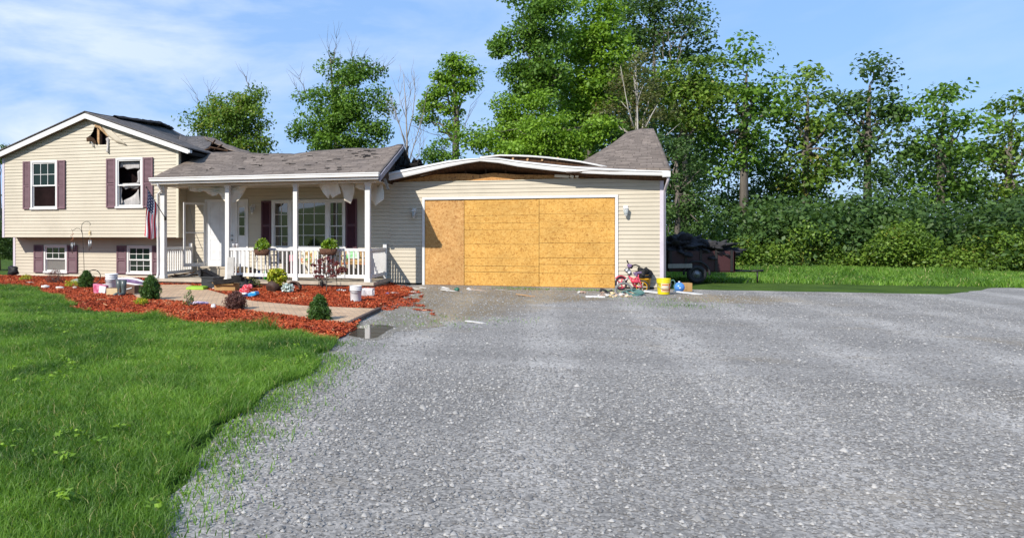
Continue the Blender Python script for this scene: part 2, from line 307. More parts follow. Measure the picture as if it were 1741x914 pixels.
def fast_mesh(name, verts, faces4, tint, mat, parent=None, off=None):
    """verts (n,3) array, faces4 (m,k) array, tint per face"""
    me = bpy.data.meshes.new(name); n = len(verts); m, k = faces4.shape
    o3 = origin_of(parent) if off is None else Vector(off)
    verts = verts - np.array(o3)
    me.vertices.add(n); me.vertices.foreach_set('co', verts.astype(np.float32).ravel())
    me.loops.add(m * k); me.loops.foreach_set('vertex_index', faces4.astype(np.int32).ravel())
    me.polygons.add(m); me.polygons.foreach_set('loop_start', np.arange(0, m * k, k, dtype=np.int32)); me.polygons.foreach_set('loop_total', np.full(m, k, dtype=np.int32))
    me.update(calc_edges=True)
    a = me.attributes.new('tint', 'FLOAT', 'FACE'); a.data.foreach_set('value', tint.astype(np.float32))
    me.materials.append(M[mat]); o = bpy.data.objects.new(name, me); COL.objects.link(o); o.parent = parent
    return o
RNG = np.random.default_rng(11)
def leaves(name, cen, mat, parent, size, per, spread, flat=0.7, tint_base=None, up=0.5, aspect=0.62):
    """cen (c,3) clump centres; per leaves around each; rhombus leaves"""
    c = len(cen); n = c * per
    P = np.repeat(cen, per, 0); d = RNG.normal(size=(n, 3)); d /= np.linalg.norm(d, axis=1)[:, None]
    rr = RNG.random(n) ** 0.45
    sp = np.repeat(np.asarray(spread) * np.ones(c), per)
    d2 = d * (rr * sp)[:, None]; d2[:, 2] *= flat; P = P + d2
    nrm = RNG.normal(size=(n, 3)); nrm[:, 2] += up * 2; nrm += d * 0.8; nrm /= np.linalg.norm(nrm, axis=1)[:, None]
    t = RNG.normal(size=(n, 3)); a = np.cross(nrm, t); a /= np.linalg.norm(a, axis=1)[:, None] + 1e-9; b = np.cross(nrm, a)
    s = size * (0.6 + 0.8 * RNG.random(n)); a *= s[:, None] * 0.5; b *= s[:, None] * 0.5 * aspect
    V = np.stack([P - a, P - b + nrm * s[:, None] * 0.08, P + a, P + b + nrm * s[:, None] * 0.08], 1).reshape(-1, 3)
    F = np.arange(n * 4).reshape(n, 4)
    tb = np.repeat(RNG.random(c) if tint_base is None else tint_base, per)
    T = np.clip(0.55 * tb + 0.5 * RNG.random(n), 0, 1)
    return fast_mesh(name, V, F, T, mat, parent)
# ================================================================== GROUND
def jitter_poly(pts, step=0.25, amp=0.06, seed=0):
    out = []
    for i, p in enumerate(pts):
        q = pts[(i + 1) % len(pts)]; d = math.hypot(q[0] - p[0], q[1] - p[1]); n = max(1, int(d / step)) if d < 60 else 1
        for k in range(n):
            t = k / n; x = p[0] + (q[0] - p[0]) * t; y = p[1] + (q[1] - p[1]) * t
            out.append((x + amp * noise.noise(Vector((x * 1.7, y * 1.7, seed))) * 2, y + amp * noise.noise(Vector((x * 1.7, y * 1.7, seed + 9))) * 2))
    return out
def sheet(name, pts, z, mat, thick=0.0, kind='structure', **pr):
    m = MB()
    if thick: m.prism([(x, y, z - thick) for x, y in pts], (0, 0, thick))
    else: m.add([(x, y, z) for x, y in pts], [tuple(range(len(pts)))])
    o = m.build(name, mat, None, kind=kind, **pr)
    if not thick:
        if o.data.polygons[0].normal.z < 0:
            bm = bmesh.new(); bm.from_mesh(o.data); bmesh.ops.reverse_faces(bm, faces=bm.faces); bm.to_mesh(o.data); bm.free()
    return o
def gp(px, py): g = G(px, py); return (g.x, g.y)
# materials of the ground
def ground_green():
    m, t, b = new_mat('rough_green_ground'); l = t.links.new
    co = node(t, 'ShaderNodeTexCoord'); n1 = node(t, 'ShaderNodeTexNoise', Scale=0.9, Detail=10, Roughness=0.7); l(co.outputs['Object'], n1.inputs['Vector'])
    r = node(t, 'ShaderNodeValToRGB'); e = r.color_ramp.elements; e[0].position = .35; e[0].color = (0.035, 0.07, 0.012, 1); e[1].position = .68; e[1].color = (0.085, 0.14, 0.022, 1)
    l(n1.outputs['Fac'], r.inputs[0]); l(r.outputs[0], b.inputs['Base Color']); b.inputs['Roughness'].default_value = 0.95; b.inputs['Specular IOR Level'].default_value = 0.1
    n2 = node(t, 'ShaderNodeTexNoise', Scale=18, Detail=6); l(co.outputs['Object'], n2.inputs['Vector']); bp = node(t, 'ShaderNodeBump', Strength=0.9, Distance=0.08); l(n2.outputs['Fac'], bp.inputs['Height']); l(bp.outputs[0], b.inputs['Normal'])
    return m
def gravel():
    m, t, b = new_mat('grey_gravel'); l = t.links.new
    co = node(t, 'ShaderNodeTexCoord')
    v = node(t, 'ShaderNodeTexVoronoi', Scale=62.0); l(co.outputs['Object'], v.inputs['Vector'])
    s = node(t, 'ShaderNodeSeparateColor'); l(v.outputs['Color'], s.inputs[0])
    n2 = node(t, 'ShaderNodeTexNoise', Scale=26.0, Detail=8, Roughness=0.85); l(co.outputs['Object'], n2.inputs['Vector'])
    mx = node(t, 'ShaderNodeMix', data_type='RGBA'); mx.inputs['Factor'].default_value = 0.5; l(s.outputs[0], mx.inputs['A']); l(n2.outputs['Fac'], mx.inputs['B'])
    r = node(t, 'ShaderNodeValToRGB'); e = r.color_ramp.elements; e[0].position = .18; e[0].color = (0.13, 0.122, 0.113, 1); e[1].position = .85; e[1].color = (0.43, 0.405, 0.372, 1); k = e.new(0.5); k.color = (0.26, 0.246, 0.228, 1)
    l(mx.outputs['Result'], r.inputs[0])
    # worn dirt and moss showing through, in patches of their own
    big = node(t, 'ShaderNodeTexNoise', Scale=0.55, Detail=9, Roughness=0.68, Distortion=0.6); mp3 = node(t, 'ShaderNodeMapping'); mp3.inputs['Scale'].default_value = (0.7, 1.3, 1); l(co.outputs['Object'], mp3.inputs[0]); l(mp3.outputs[0], big.inputs['Vector'])
    sep = node(t, 'ShaderNodeSeparateXYZ'); l(co.outputs['Object'], sep.inputs[0])
    def ell(cx_, cy_, rx, ry):
        a = node(t, 'ShaderNodeVectorMath', operation='SUBTRACT'); a.inputs[1].default_value = (cx_, cy_, 0); l(co.outputs['Object'], a.inputs[0])
        q = node(t, 'ShaderNodeVectorMath', operation='MULTIPLY'); q.inputs[1].default_value = (1 / rx, 1 / ry, 0); l(a.outputs[0], q.inputs[0])
        ln = node(t, 'ShaderNodeVectorMath', operation='LENGTH'); l(q.outputs[0], ln.inputs[0])
        mr_ = node(t, 'ShaderNodeMapRange'); mr_.inputs['From Min'].default_value = 1.25; mr_.inputs['From Max'].default_value = 0.1; mr_.inputs['To Max'].default_value = 0.46; l(ln.outputs['Value'], mr_.inputs[0]); return mr_.outputs[0]
    acc = big.outputs['Fac']
    for c in ((-0.2, -2.6, 2.7, 2.2), (-1.0, -5.8, 1.8, 2.6), (0.6, -3.3, 1.2, 1.0), (-1.7, -3.0, 1.4, 3.4), (4.5, -2.5, 1.5, 1.2)):
        ad = node(t, 'ShaderNodeMath', operation='ADD'); l(acc, ad.inputs[0]); l(ell(*c), ad.inputs[1]); acc = ad.outputs[0]
    rd = node(t, 'ShaderNodeMapRange'); rd.inputs['From Min'].default_value = 0.56; rd.inputs['From Max'].default_value = 0.80; rd.inputs['To Max'].default_value = 0.9; l(acc, rd.inputs[0])
    dcol = node(t, 'ShaderNodeValToRGB'); dcol.color_ramp.elements[0].color = (0.14, 0.112, 0.065, 1); dcol.color_ramp.elements[1].color = (0.33, 0.255, 0.16, 1); l(n2.outputs['Fac'], dcol.inputs[0])
    dm = node(t, 'ShaderNodeMix', data_type='RGBA'); l(rd.outputs[0], dm.inputs['Factor']); l(r.outputs[0], dm.inputs['A']); l(dcol.outputs[0], dm.inputs['B'])
    # low large scale tone change: wheel tracks
    n4 = node(t, 'ShaderNodeTexNoise', Scale=0.35, Detail=6, Roughness=0.6); mp4 = node(t, 'ShaderNodeMapping'); mp4.inputs['Scale'].default_value = (0.6, 2.2, 1); mp4.inputs['Rotation'].default_value = (0, 0, 0.25); l(co.outputs['Object'], mp4.inputs[0]); l(mp4.outputs[0], n4.inputs['Vector'])
    r4 = node(t, 'ShaderNodeMapRange'); r4.inputs['From Min'].default_value = 0.35; r4.inputs['From Max'].default_value = 0.68; r4.inputs['To Min'].default_value = 1.12; r4.inputs['To Max'].default_value = 0.78; l(n4.outputs['Fac'], r4.inputs[0])
    # compacted wheel tracks, paler and finer
    wv = node(t, 'ShaderNodeTexWave', Scale=0.19, Distortion=1.6, Detail=3); wv.inputs['Detail Scale'].default_value = .6; l(co.outputs['Object'], wv.inputs['Vector'])
    rw = node(t, 'ShaderNodeMapRange'); rw.inputs['From Min'].default_value = .55; rw.inputs['From Max'].default_value = .95; rw.inputs['To Min'].default_value = .94; rw.inputs['To Max'].default_value = 1.2; l(wv.outputs['Fac'], rw.inputs[0])
    wm = node(t, 'ShaderNodeMath', operation='MULTIPLY'); l(r4.outputs[0], wm.inputs[0]); l(rw.outputs[0], wm.inputs[1]); r4 = wm
    fm = node(t, 'ShaderNodeMix', data_type='RGBA', blend_type='MULTIPLY'); fm.inputs['Factor'].default_value = 1; l(dm.outputs['Result'], fm.inputs['A']); l(r4.outputs[0], fm.inputs['B'])
    l(fm.outputs['Result'], b.inputs['Base Color']); b.inputs['Roughness'].default_value = 0.92; b.inputs['Specular IOR Level'].default_value = 0.2
    bp = node(t, 'ShaderNodeBump', Strength=0.9, Distance=0.012); l(mx.outputs['Result'], bp.inputs['Height']); l(bp.outputs[0], b.inputs['Normal'])
    return m
M['ground'] = ground_green(); M['gravel'] = gravel()
M['lawnsoil'] = pm('lawn_soil', (0.03, 0.07, 0.012), (0.055, 0.10, 0.018), 3, 0.95, 0.5, 30, spec=0.1)
M['mulchbase'] = pm('mulch_base', (0.10, 0.018, 0.010), (0.30, 0.045, 0.014), 22, 0.9, 0.9, 45, spec=0.1, stretch=(1, 2, 1))
def pavers():
    m, t, b = new_mat('tan_pavers'); l = t.links.new
    co = node(t, 'ShaderNodeTexCoord'); mp_ = node(t, 'ShaderNodeMapping'); mp_.inputs['Rotation'].default_value = (0, 0, -0.42); l(co.outputs['Object'], mp_.inputs[0])
    br = node(t, 'ShaderNodeTexBrick', Scale=1.0); l(mp_.outputs[0], br.inputs['Vector']); br.inputs['Brick Width'].default_value = .2; br.inputs['Row Height'].default_value = .1; br.inputs['Mortar Size'].default_value = .006
    br.inputs['Color1'].default_value = (0.42, 0.27, 0.155, 1); br.inputs['Color2'].default_value = (0.54, 0.37, 0.225, 1); br.inputs['Mortar'].default_value = (0.22, 0.18, 0.14, 1)
    nz = node(t, 'ShaderNodeTexNoise', Scale=2.2, Detail=9, Roughness=0.75); l(co.outputs['Object'], nz.inputs['Vector'])
    mr_ = node(t, 'ShaderNodeMapRange'); mr_.inputs['From Min'].default_value = .3; mr_.inputs['From Max'].default_value = .7; mr_.inputs['To Min'].default_value = .72; mr_.inputs['To Max'].default_value = 1.15; l(nz.outputs['Fac'], mr_.inputs[0])
    x = node(t, 'ShaderNodeMix', data_type='RGBA', blend_type='MULTIPLY'); x.inputs['Factor'].default_value = 1; l(br.outputs['Color'], x.inputs['A']); l(mr_.outputs[0], x.inputs['B']); l(x.outputs['Result'], b.inputs['Base Color'])
    b.inputs['Roughness'].default_value = .9; bp = node(t, 'ShaderNodeBump', Strength=0.5, Distance=0.006); bp.invert = True; l(br.outputs['Fac'], bp.inputs['Height']); l(bp.outputs[0], b.inputs['Normal'])
    return m
M['paver'] = pavers()
M['kerbdark'] = pm('dark_edging', (0.07, 0.045, 0.04), (0.13, 0.09, 0.07), 8, 0.8, 0.3, 30)
M['puddle'] = glass_mat('still_puddle_water', (0.085, 0.07, 0.05), 0.015, 0.9, 0.0006)
M['wetmud'] = pm('damp_silt', (0.20, 0.175, 0.13), (0.27, 0.24, 0.19), 1.5, 0.35, 0.1, 14, spec=0.5)

sheet('ground', [(-700, -700), (700, -700), (700, 700), (-700, 700)], 0.0, 'ground')
# lawn edge, from far left round to the camera
LEDGE = [gp(*p) for p in ((-60, 488), (0, 488), (55, 493), (98, 509), (122, 528), (165, 534), (215, 537), (262, 543), (300, 551), (360, 555), (410, 559), (465, 563), (515, 575), (566, 584))]
LEDGE[0] = (-19.0, LEDGE[1][1])
LOW = [gp(540, 605), gp(515, 630)]
dx, dy = LOW[1][0] - LOW[0][0], LOW[1][1] - LOW[0][1]
LOW.append((LOW[1][0] + 0.15, -15.0)); LOW.append((-0.55, -18.5)); LOW.append((0.1, -22.0)); LOW.append((0.6, -40.0))
LAWN = LEDGE + LOW + [(-30, -40), (-30, LEDGE[0][1])]
sheet('lawn_soil', jitter_poly(LAWN, .3, .13, 31), 0.012, 'lawnsoil')
drive = [(-3.45, 0.08), (9.6, 0.08), (12.0, 3.0), (26, 2.0), (40, -4), (40, -60), (0.6, -60), (0.6, -40), (0.1, -22), (-0.55, -18.5), (-1.3, -15), LOW[1], LOW[0], gp(566, 584), gp(586, 562), gp(600, 548), (-2.6, -6.5), (-3.3, -3.2)]
sheet('driveway', jitter_poly(drive, 0.3, 0.07), 0.004, 'gravel')
# mulch bed: everything between the lawn edge, the house and the driveway
BED = [(-19.0, 0.1)] + [(-19.0, LEDGE[0][1])] + LEDGE[1:] + [gp(600, 562), gp(612, 549), (-2.25, -7.6), (-2.15, -6.6), (-2.3, -5.3), (-2.2, -3.6), (-2.45, -1.8), (-3.3, -0.5), (-3.3, 0.1)]
sheet('mulch_bed', jitter_poly(BED, 0.2, 0.07, 3), 0.018, 'mulchbase')
PATH = [gp(*p) for p in ((258, 487), (320, 486), (346, 493), (385, 504), (430, 515), (520, 523.5), (641, 528.5), (591, 553), (540, 547), (480, 538), (400, 528), (330, 517), (285, 513), (235, 511), (222, 500))]
sheet('paver_path', PATH, 0.045, 'paver', thick=0.05)
e0, e1 = gp(641, 528.5), gp(591, 553)
m = MB(); d = Vector((e1[0] - e0[0], e1[1] - e0[1], 0)); a = math.atan2(d.y, d.x)
m.obox(((e0[0] + e1[0]) / 2 + 0.035, (e0[1] + e1[1]) / 2, 0.03), (d.length + 0.1, 0.06, 0.07), (0, 0, a)); m.build('path_kerb', 'kerbdark', kind='structure')
PUD = [gp(*p) for p in ((594, 571), (600, 560), (612, 555), (632, 552), (652, 553), (672, 556), (656, 566), (645, 574), (622, 577))]
sheet('puddle', jitter_poly(PUD, 0.12, 0.03, 5), 0.0100, 'puddle')
MUD = [gp(*p) for p in ((640, 543), (655, 530), (690, 524), (735, 530), (752, 541), (748, 556), (716, 563), (680, 564), (640, 580), (600, 582), (588, 572), (592, 560), (612, 549))]
sheet('silt_patch', jitter_poly(MUD, 0.12, 0.12, 8), 0.0070, 'wetmud')
# ---- point in polygon
def inside(P, poly):
    x, y = P[:, 0], P[:, 1]; c = np.zeros(len(P), bool); n = len(poly); j = n - 1
    for i in range(n):
        xi, yi = poly[i]; xj, yj = poly[j]
        if yi != yj: c ^= ((yi > y) != (yj > y)) & (x < (xj - xi) * (y - yi) / (yj - yi) + xi)
        j = i
    return c
def scatter(poly, dens, bounds):
    x0, x1, y0, y1 = bounds; n = int((x1 - x0) * (y1 - y0) * dens); P = np.stack([RNG.uniform(x0, x1, n), RNG.uniform(y0, y1, n)], 1)
    return P[inside(P, poly)]
def vnoise(P, s, seed):
    """cheap smooth value noise on arrays"""
    r = np.random.default_rng(seed); T = r.random((64, 64)); Q = P * s; i = np.floor(Q).astype(int); f = Q - i; f = f * f * (3 - 2 * f)
    a = T[i[:, 0] % 64, i[:, 1] % 64]; b = T[(i[:, 0] + 1) % 64, i[:, 1] % 64]; c = T[i[:, 0] % 64, (i[:, 1] + 1) % 64]; d = T[(i[:, 0] + 1) % 64, (i[:, 1] + 1) % 64]
    return (a * (1 - f[:, 0]) + b * f[:, 0]) * (1 - f[:, 1]) + (c * (1 - f[:, 0]) + d * f[:, 0]) * f[:, 1]
def cam_depth(P): return (P - np.array([CAM.x, CAM.y])) @ np.array([FW.x, FW.y])
def cam_px(P): return CX + FPX * ((P - np.array([CAM.x, CAM.y])) @ np.array([RT.x, RT.y])) / np.maximum(cam_depth(P), 0.1)
def blades(name, P, h, w, lean, label=None, tintoff=0.0, z=0.012):
    n = len(P); h = h * (0.55 + 0.9 * RNG.random(n)); ang = RNG.uniform(0, 2 * np.pi, n); la = RNG.uniform(0, 2 * np.pi, n) 
    bx, by = np.cos(ang) * w * 0.5, np.sin(ang) * w * 0.5; ln = lean * h * (0.3 + RNG.random(n)); lx, ly = np.cos(la) * ln, np.sin(la) * ln
    z0 = np.full(n, z)
    A = np.stack([P[:, 0] - bx, P[:, 1] - by, z0], 1); B = np.stack([P[:, 0] + bx, P[:, 1] + by, z0], 1)
    C = np.stack([P[:, 0] + bx * .7 + lx * .4, P[:, 1] + by * .7 + ly * .4, z0 + h * .6], 1); D = np.stack([P[:, 0] - bx * .7 + lx * .4, P[:, 1] - by * .7 + ly * .4, z0 + h * .6], 1)
    E = np.stack([P[:, 0] + lx + bx * .1, P[:, 1] + ly + by * .1, z0 + h * (1 - 0.25 * lean)], 1); F_ = np.stack([P[:, 0] + lx - bx * .1, P[:, 1] + ly - by * .1, z0 + h * (1 - 0.25 * lean)], 1)
    V = np.stack([A, B, C, D, E, F_], 1).reshape(-1, 3); k = np.arange(n) * 6
    F = np.concatenate([np.stack([k, k + 1, k + 2, k + 3], 1), np.stack([k + 3, k + 2, k + 4, k + 5], 1)])
    t = np.clip(0.50 * vnoise(P, 1.3, 3) + 0.35 * vnoise(P, 5, 4) + 0.40 * RNG.random(n) - 0.17 + tintoff, 0, 0.88); t[RNG.random(n) < 0.035] = 0.99
    o = fast_mesh(name, V, F, np.concatenate([t, t]), 'grass'); return o
# lawn grass: stuff; dense where it is near
LAWNR = jitter_poly(LAWN, .35, .16, 31)
parts_ = []
for (za, zb, dens) in ((2.8, 5, 8500), (5, 8, 6500), (8, 12, 5000), (12, 17, 3600), (17, 20.5, 2000)):
    x0 = CAM.x - math.sin(YAW) * zb - 0.62 * zb; Q = scatter(LAWNR, dens, (max(-17.5, x0), 1.0, -19.4, LEDGE[0][1] + .3))
    dpt = cam_depth(Q); px = cam_px(Q); Q = Q[(dpt > za) & (dpt <= zb) & (px > -90) & (px < 900)]; parts_.append(Q)
Q = np.concatenate(parts_)
hh = 0.042 + 0.055 * vnoise(Q, 0.9, 1) ** 1.3 + 0.038 * vnoise(Q, 3.5, 2)
# taller unmown tufts along the bed edge
for (px_, py_, r_, add) in ((130, 515, .9, .10), (268, 545, .4, .10), (285, 549, .3, .08), (466, 563, .36, .20), (478, 565, .3, .14), (395, 558, .5, .05), (40, 492, 1.2, .06)):
    g = gp(px_, py_); dd_ = np.hypot(Q[:, 0] - g[0], Q[:, 1] - g[1]); hh = hh + add * np.clip(1 - dd_ / r_, 0, 1)
wd = 0.0028 + 0.00042 * cam_depth(Q)
o = blades('lawn_grass', Q, hh, wd, 0.75); props(o, 'bright green lawn of long uneven grass in front of the mulch', None, None, 'stuff')
# broad-leaf weeds in the lawn
Qw = Q[RNG.random(len(Q)) < 0.0012]; Qw = Qw[vnoise(Qw, 0.8, 12) > 0.45]
cen = np.concatenate([Qw, np.full((len(Qw), 1), 0.09)], 1)
o = leaves('lawn_weeds', cen, 'leafbright', None, 0.035, 9, 0.055, 0.4, up=1.2); props(o, 'low broad leaved weeds among the lawn grass', None, None, 'stuff')
# thin weeds on the gravel edges
E1 = [gp(*p) for p in ((575, 572), (560, 600), (520, 634))]
ws = []
for (px_, py_, r_, nn) in ((566, 585, .30, 260), (550, 605, .30, 260), (535, 622, .3, 220), (505, 650, .3, 200), (470, 690, .25, 160), (430, 740, .2, 120), (600, 556, .2, 60), (720, 540, .5, 120), (745, 552, .4, 110), (870, 490.5, .5, 220), (905, 492, .4, 200), (984, 493, .45, 240), (1010, 494, .3, 160), (1130, 520, .5, 130), (1165, 521, .6, 160), (1085, 508, .5, 90), (850, 545, .5, 80), (1060, 497, .4, 160), (1150, 512, .7, 120), (660, 552, .4, 60)):
    g = gp(px_, py_); q = RNG.normal(size=(nn, 2)) * r_ * .5 * np.array([1.6, 1]) + np.array(g); ws.append(q)
for a_, b_ in zip(LOW[:-2] , LOW[1:-1]):
    L__ = math.hypot(b_[0] - a_[0], b_[1] - a_[1]); n_ = int(L__ * 700); tt = RNG.random(n_)[:, None]
    ws.append(np.array(a_)[None] * (1 - tt) + np.array(b_)[None] * tt + np.abs(RNG.normal(size=(n_, 1))) * np.array([[.20, .0]]) + RNG.normal(size=(n_, 2)) * .05)
ws = np.concatenate(ws); o = blades('driveway_weeds', ws, np.full(len(ws), 0.045), np.full(len(ws), 0.007), 0.9, tintoff=0.12, z=0.004); props(o, 'sparse weeds growing through the gravel driveway', None, None, 'stuff')
q = scatter([(3.9, 3.2), (12, 3.2), (26, 2.2), (34, 12), (4.2, 12)], 260, (3.9, 34, 2.2, 12)); o = blades('meadow_grass', q, 0.10 + .22 * vnoise(q, .5, 41) ** 2, np.full(len(q), .022), .8, tintoff=.05, z=0.0); props(o, 'longer grass between the driveway and the trees at the right', None, None, 'stuff')
# mulch chips
def chips(name, Q, ln, mat, z, zr, wid=0.3, tint=None):
    n = len(Q); s = ln * (0.4 + 1.1 * RNG.random(n)); a = RNG.uniform(0, 2 * np.pi, n); tl = RNG.normal(size=n) * 0.35; t2 = RNG.normal(size=n) * 0.5
    u = np.stack([np.cos(a) * np.cos(tl), np.sin(a) * np.cos(tl), np.sin(tl)], 1) * (s / 2)[:, None]; v = np.stack([-np.sin(a) * np.cos(t2), np.cos(a) * np.cos(t2), np.sin(t2)], 1) * (s * wid / 2)[:, None]
    c = np.concatenate([Q, (z + zr * RNG.random(n))[:, None]], 1)
    V = np.stack([c - u - v * .6, c + u - v * .5, c + u * .9 + v, c - u * .8 + v], 1).reshape(-1, 3)
    T = np.clip(0.5 * vnoise(Q, 2, 7) + 0.55 * RNG.random(n), 0, .93); T[RNG.random(n) < 0.02] = 1.0
    return fast_mesh(name, V, np.arange(4 * n).reshape(n, 4), T if tint is None else tint, mat)
BEDX = BED
Q = scatter(BEDX, 2400, (-17.5, -1.6, -11.2, 0.1)); Q = Q[~inside(Q, PATH)]; Q = Q[(cam_px(Q) > -30)]
deckpoly = [(-9.6, -2.0), (-3.4, -2.0), (-3.4, .2), (-9.6, .2)]; Q = Q[~inside(Q, deckpoly)]
o = chips('mulch_chips', Q, 0.052, 'mulchchip', 0.022, 0.035); props(o, 'red shredded bark mulch spread between lawn and house', None, None, 'stuff')
SPILL = [gp(*p) for p in ((640, 500), (700, 492), (722, 500), (712, 515), (735, 528), (742, 538), (712, 532), (690, 520), (668, 528), (645, 528))]
Q2 = scatter(SPILL, 1000, (-3.5, 0, -9, 0)); Q2 = Q2[vnoise(Q2, 2.5, 22) > 0.38]
o = chips('spilled_mulch', Q2, 0.06, 'mulchchip', 0.008, 0.015); props(o, 'red mulch spilled out over the driveway gravel', None, None, 'stuff')
# loose gravel stones on the nearer driveway
GR = [(-1.9, -11), (12, -7), (12, -19), (-0.9, -19)]
Q3 = scatter(drive, 260, (-2.2, 9, -19, -0.3)); 
Q3 = np.concatenate([Q3, scatter(drive, 700, (-2, 8, -17.2, -12))]); pp = cam_px(Q3); Q3 = Q3[(pp > 380) & (pp < 1800)]
Q3 = Q3[~inside(Q3, PUD)]
def stones(name, Q):
    n = len(Q); s = 0.007 + 0.010 * RNG.random(n) ** 2 ; s[RNG.random(n) < 0.012] *= 2.0
    base = np.array([[1, 0, 0], [0, 1, 0], [-1, 0, 0], [0, -1, 0], [0, 0, .8], [0, 0, -.8]]); ff = np.array([[0, 1, 4], [1, 2, 4], [2, 3, 4], [3, 0, 4]])
    J = base[None] * (0.7 + 0.6 * RNG.random((n, 6, 3))); a = RNG.uniform(0, 6.28, n); c, sn = np.cos(a), np.sin(a)
    X = J[..., 0] * c[:, None] - J[..., 1] * sn[:, None]; Y = J[..., 0] * sn[:, None] + J[..., 1] * c[:, None]
    V = np.stack([X, Y, J[..., 2]], 2) * s[:, None, None] + np.concatenate([Q, np.full((n, 1), 0.007)], 1)[:, None, :]
    F = (np.arange(n) * 6)[:, None, None] + ff[None]; return fast_mesh(name, V.reshape(-1, 3), F.reshape(-1, 3), np.repeat(np.clip(RNG.random(n), 0, 1), 4), 'stones')
o = stones('gravel_stones', Q3); props(o, 'loose grey stones lying on the gravel driveway', None, None, 'stuff')
# hills behind the camera and a field edge (seen in the window reflections)
m = MB(); k = 48; R0 = 260
for i in range(k + 1):
    t = math.pi * (1.0 + i / k); hgt = 2 + 9 * noise.noise(Vector((i * .23, 0, 5))) + 4 * noise.noise(Vector((i * .7, 3, 5)))
    m.v += [(R0 * math.cos(t), R0 * math.sin(t) - 20, 0), ((R0 + 90) * math.cos(t), (R0 + 90) * math.sin(t) - 20, hgt + 12), ((R0 + 200) * math.cos(t), (R0 + 200) * math.sin(t) - 20, 0)]
for i in range(k):
    for j in range(2): m.f.append((i * 3 + j, i * 3 + j + 1, i * 3 + j + 4, i * 3 + j + 3))
m.build('hills', 'ground', None, True, kind='structure')

# ================================================================== HOUSE
H = thing('house', 'fire damaged beige split level house with white porch and boarded garage opening', 'house', (-6.0, 0, 0))
ROW = 0.102; PROUD = 0.016
def siding(m, xl, xr, z0, z1, P3, holes=()):
    """lap siding between functions xl(z), xr(z); P3(u, z, off) -> point; holes: polygons in (u, z)"""
    zs = set()
    k = 0
    while z0 + k * ROW < z1: zs.add(round(z0 + k * ROW, 5)); k += 1
    zs.add(z1); rows = sorted(zs); GRV = .011
    for r in range(len(rows) - 1):
        a, b = rows[r], rows[r + 1]; cuts = {a, b}; g0 = b - GRV if b - a > .05 else b; cuts.add(g0)
        for h in holes:
            hz = [p[1] for p in h]
            if max(hz) > a and min(hz) < b:
                for p in h:
                    if a < p[1] < b: cuts.add(p[1])
                if len(h) > 4:
                    for q in range(1, 4): cuts.add(a + (b - a) * q / 4)
        cuts = sorted(cuts)
        for c in range(len(cuts) - 1):
            s0, s1 = cuts[c], cuts[c + 1]
            if s1 - s0 < 1e-5: continue
            mid = (s0 + s1) / 2; ivs = [(None, None)]
            lo, hi = xl(mid), xr(mid); segs = [(lo, hi)]
            if hi - lo < 0.01: continue
            for h in holes:
                xs = []; n = len(h)
                for i in range(n):
                    p, q = h[i], h[(i + 1) % n]
                    if (p[1] > mid) != (q[1] > mid): xs.append(p[0] + (mid - p[1]) * (q[0] - p[0]) / (q[1] - p[1]))
                xs.sort()
                for i in range(0, len(xs) - 1, 2):
                    ns = []
                    for (u, v) in segs:
                        if xs[i + 1] <= u or xs[i] >= v: ns.append((u, v)); continue
                        if xs[i] > u: ns.append((u, xs[i]))
                        if xs[i + 1] < v: ns.append((xs[i + 1], v))
                    segs = ns
            f = lambda z: PROUD * (1 - .75 * (z - a) / ROW)
            rec = s0 >= g0 - 1e-6
            if rec: f = lambda z: -.008
            for (u, v) in segs:
                ub = xl(s0) if u == lo else u; ut = xl(s1) if u == lo else u; vb = xr(s0) if v == hi else v; vt = xr(s1) if v == hi else v
                m.add([P3(ub, s0, f(s0)), P3(vb, s0, f(s0)), P3(vt, s1, f(s1)), P3(ut, s1, f(s1))], [(0, 1, 2, 3)])
                if s0 == a or abs(s0 - g0) < 1e-6: fa = PROUD * (1 - .75 * (s0 - a) / ROW); m.add([P3(ub, s0, -.008), P3(vb, s0, -.008), P3(vb, s0, fa), P3(ub, s0, fa)], [(0, 1, 2, 3)])
                if False: m.add([P3(ub, s0, 0), P3(vb, s0, 0), P3(vb, s0, f(s0)), P3(ub, s0, f(s0))], [(0, 1, 2, 3)])
def rect(x0, x1, z0, z1): return [(x0, z0), (x1, z0), (x1, z1), (x0, z1)]
def front(Y): return lambda u, z, o: (u, Y - o, z)
def side(X, s): return lambda u, z, o: (X + s * o, u, z)
XL, XW, XG = -15.94, -9.71, 3.58           # left corner, wing corner, garage corner
YU, YL = -0.50, 0.12                        # upper wing face, lower wing face
YF = -0.70
_pk, _re, _le = W(144.5, 190.3, YF), W(320, 251.5, YF), W(0, 256.0, YF)
PKX, PKZ = _pk.x, _pk.z; SLO = (_pk.z - _re.z) / (_re.x - _pk.x); LRX = _re.x - PKX; LLX = 3.30; SLL = (_pk.z - _le.z) / (_pk.x - _le.x)
WB = 11.0                                   # back of the wing
def gable(z, s): return PKX + s * (PKZ - 0.10 - z) / (SLO if s > 0 else SLL)
# upper wing front wall
wins_up = [(-14.86, -13.88, 2.16, 3.69), (-11.80, -10.87, 2.17, 3.69)]
holepx = [(148, 234), (154, 230), (158, 224), (160.5, 217), (163, 212.5), (170, 214), (176, 222), (184, 232), (184, 240), (181, 243), (181, 246), (177, 246), (163, 246), (158, 241), (153, 240), (148.5, 241)]
hole = [(W(x, y, YU).x, W(x, y, YU).z) for x, y in holepx]
m = MB()
siding(m, lambda z: max(XL, gable(z, -1)), lambda z: min(XW, gable(z, 1)), 1.30, PKZ - .12, front(YU), [rect(*w) for w in wins_up] + [hole])
m.build('upper_wall', 'siding', H)
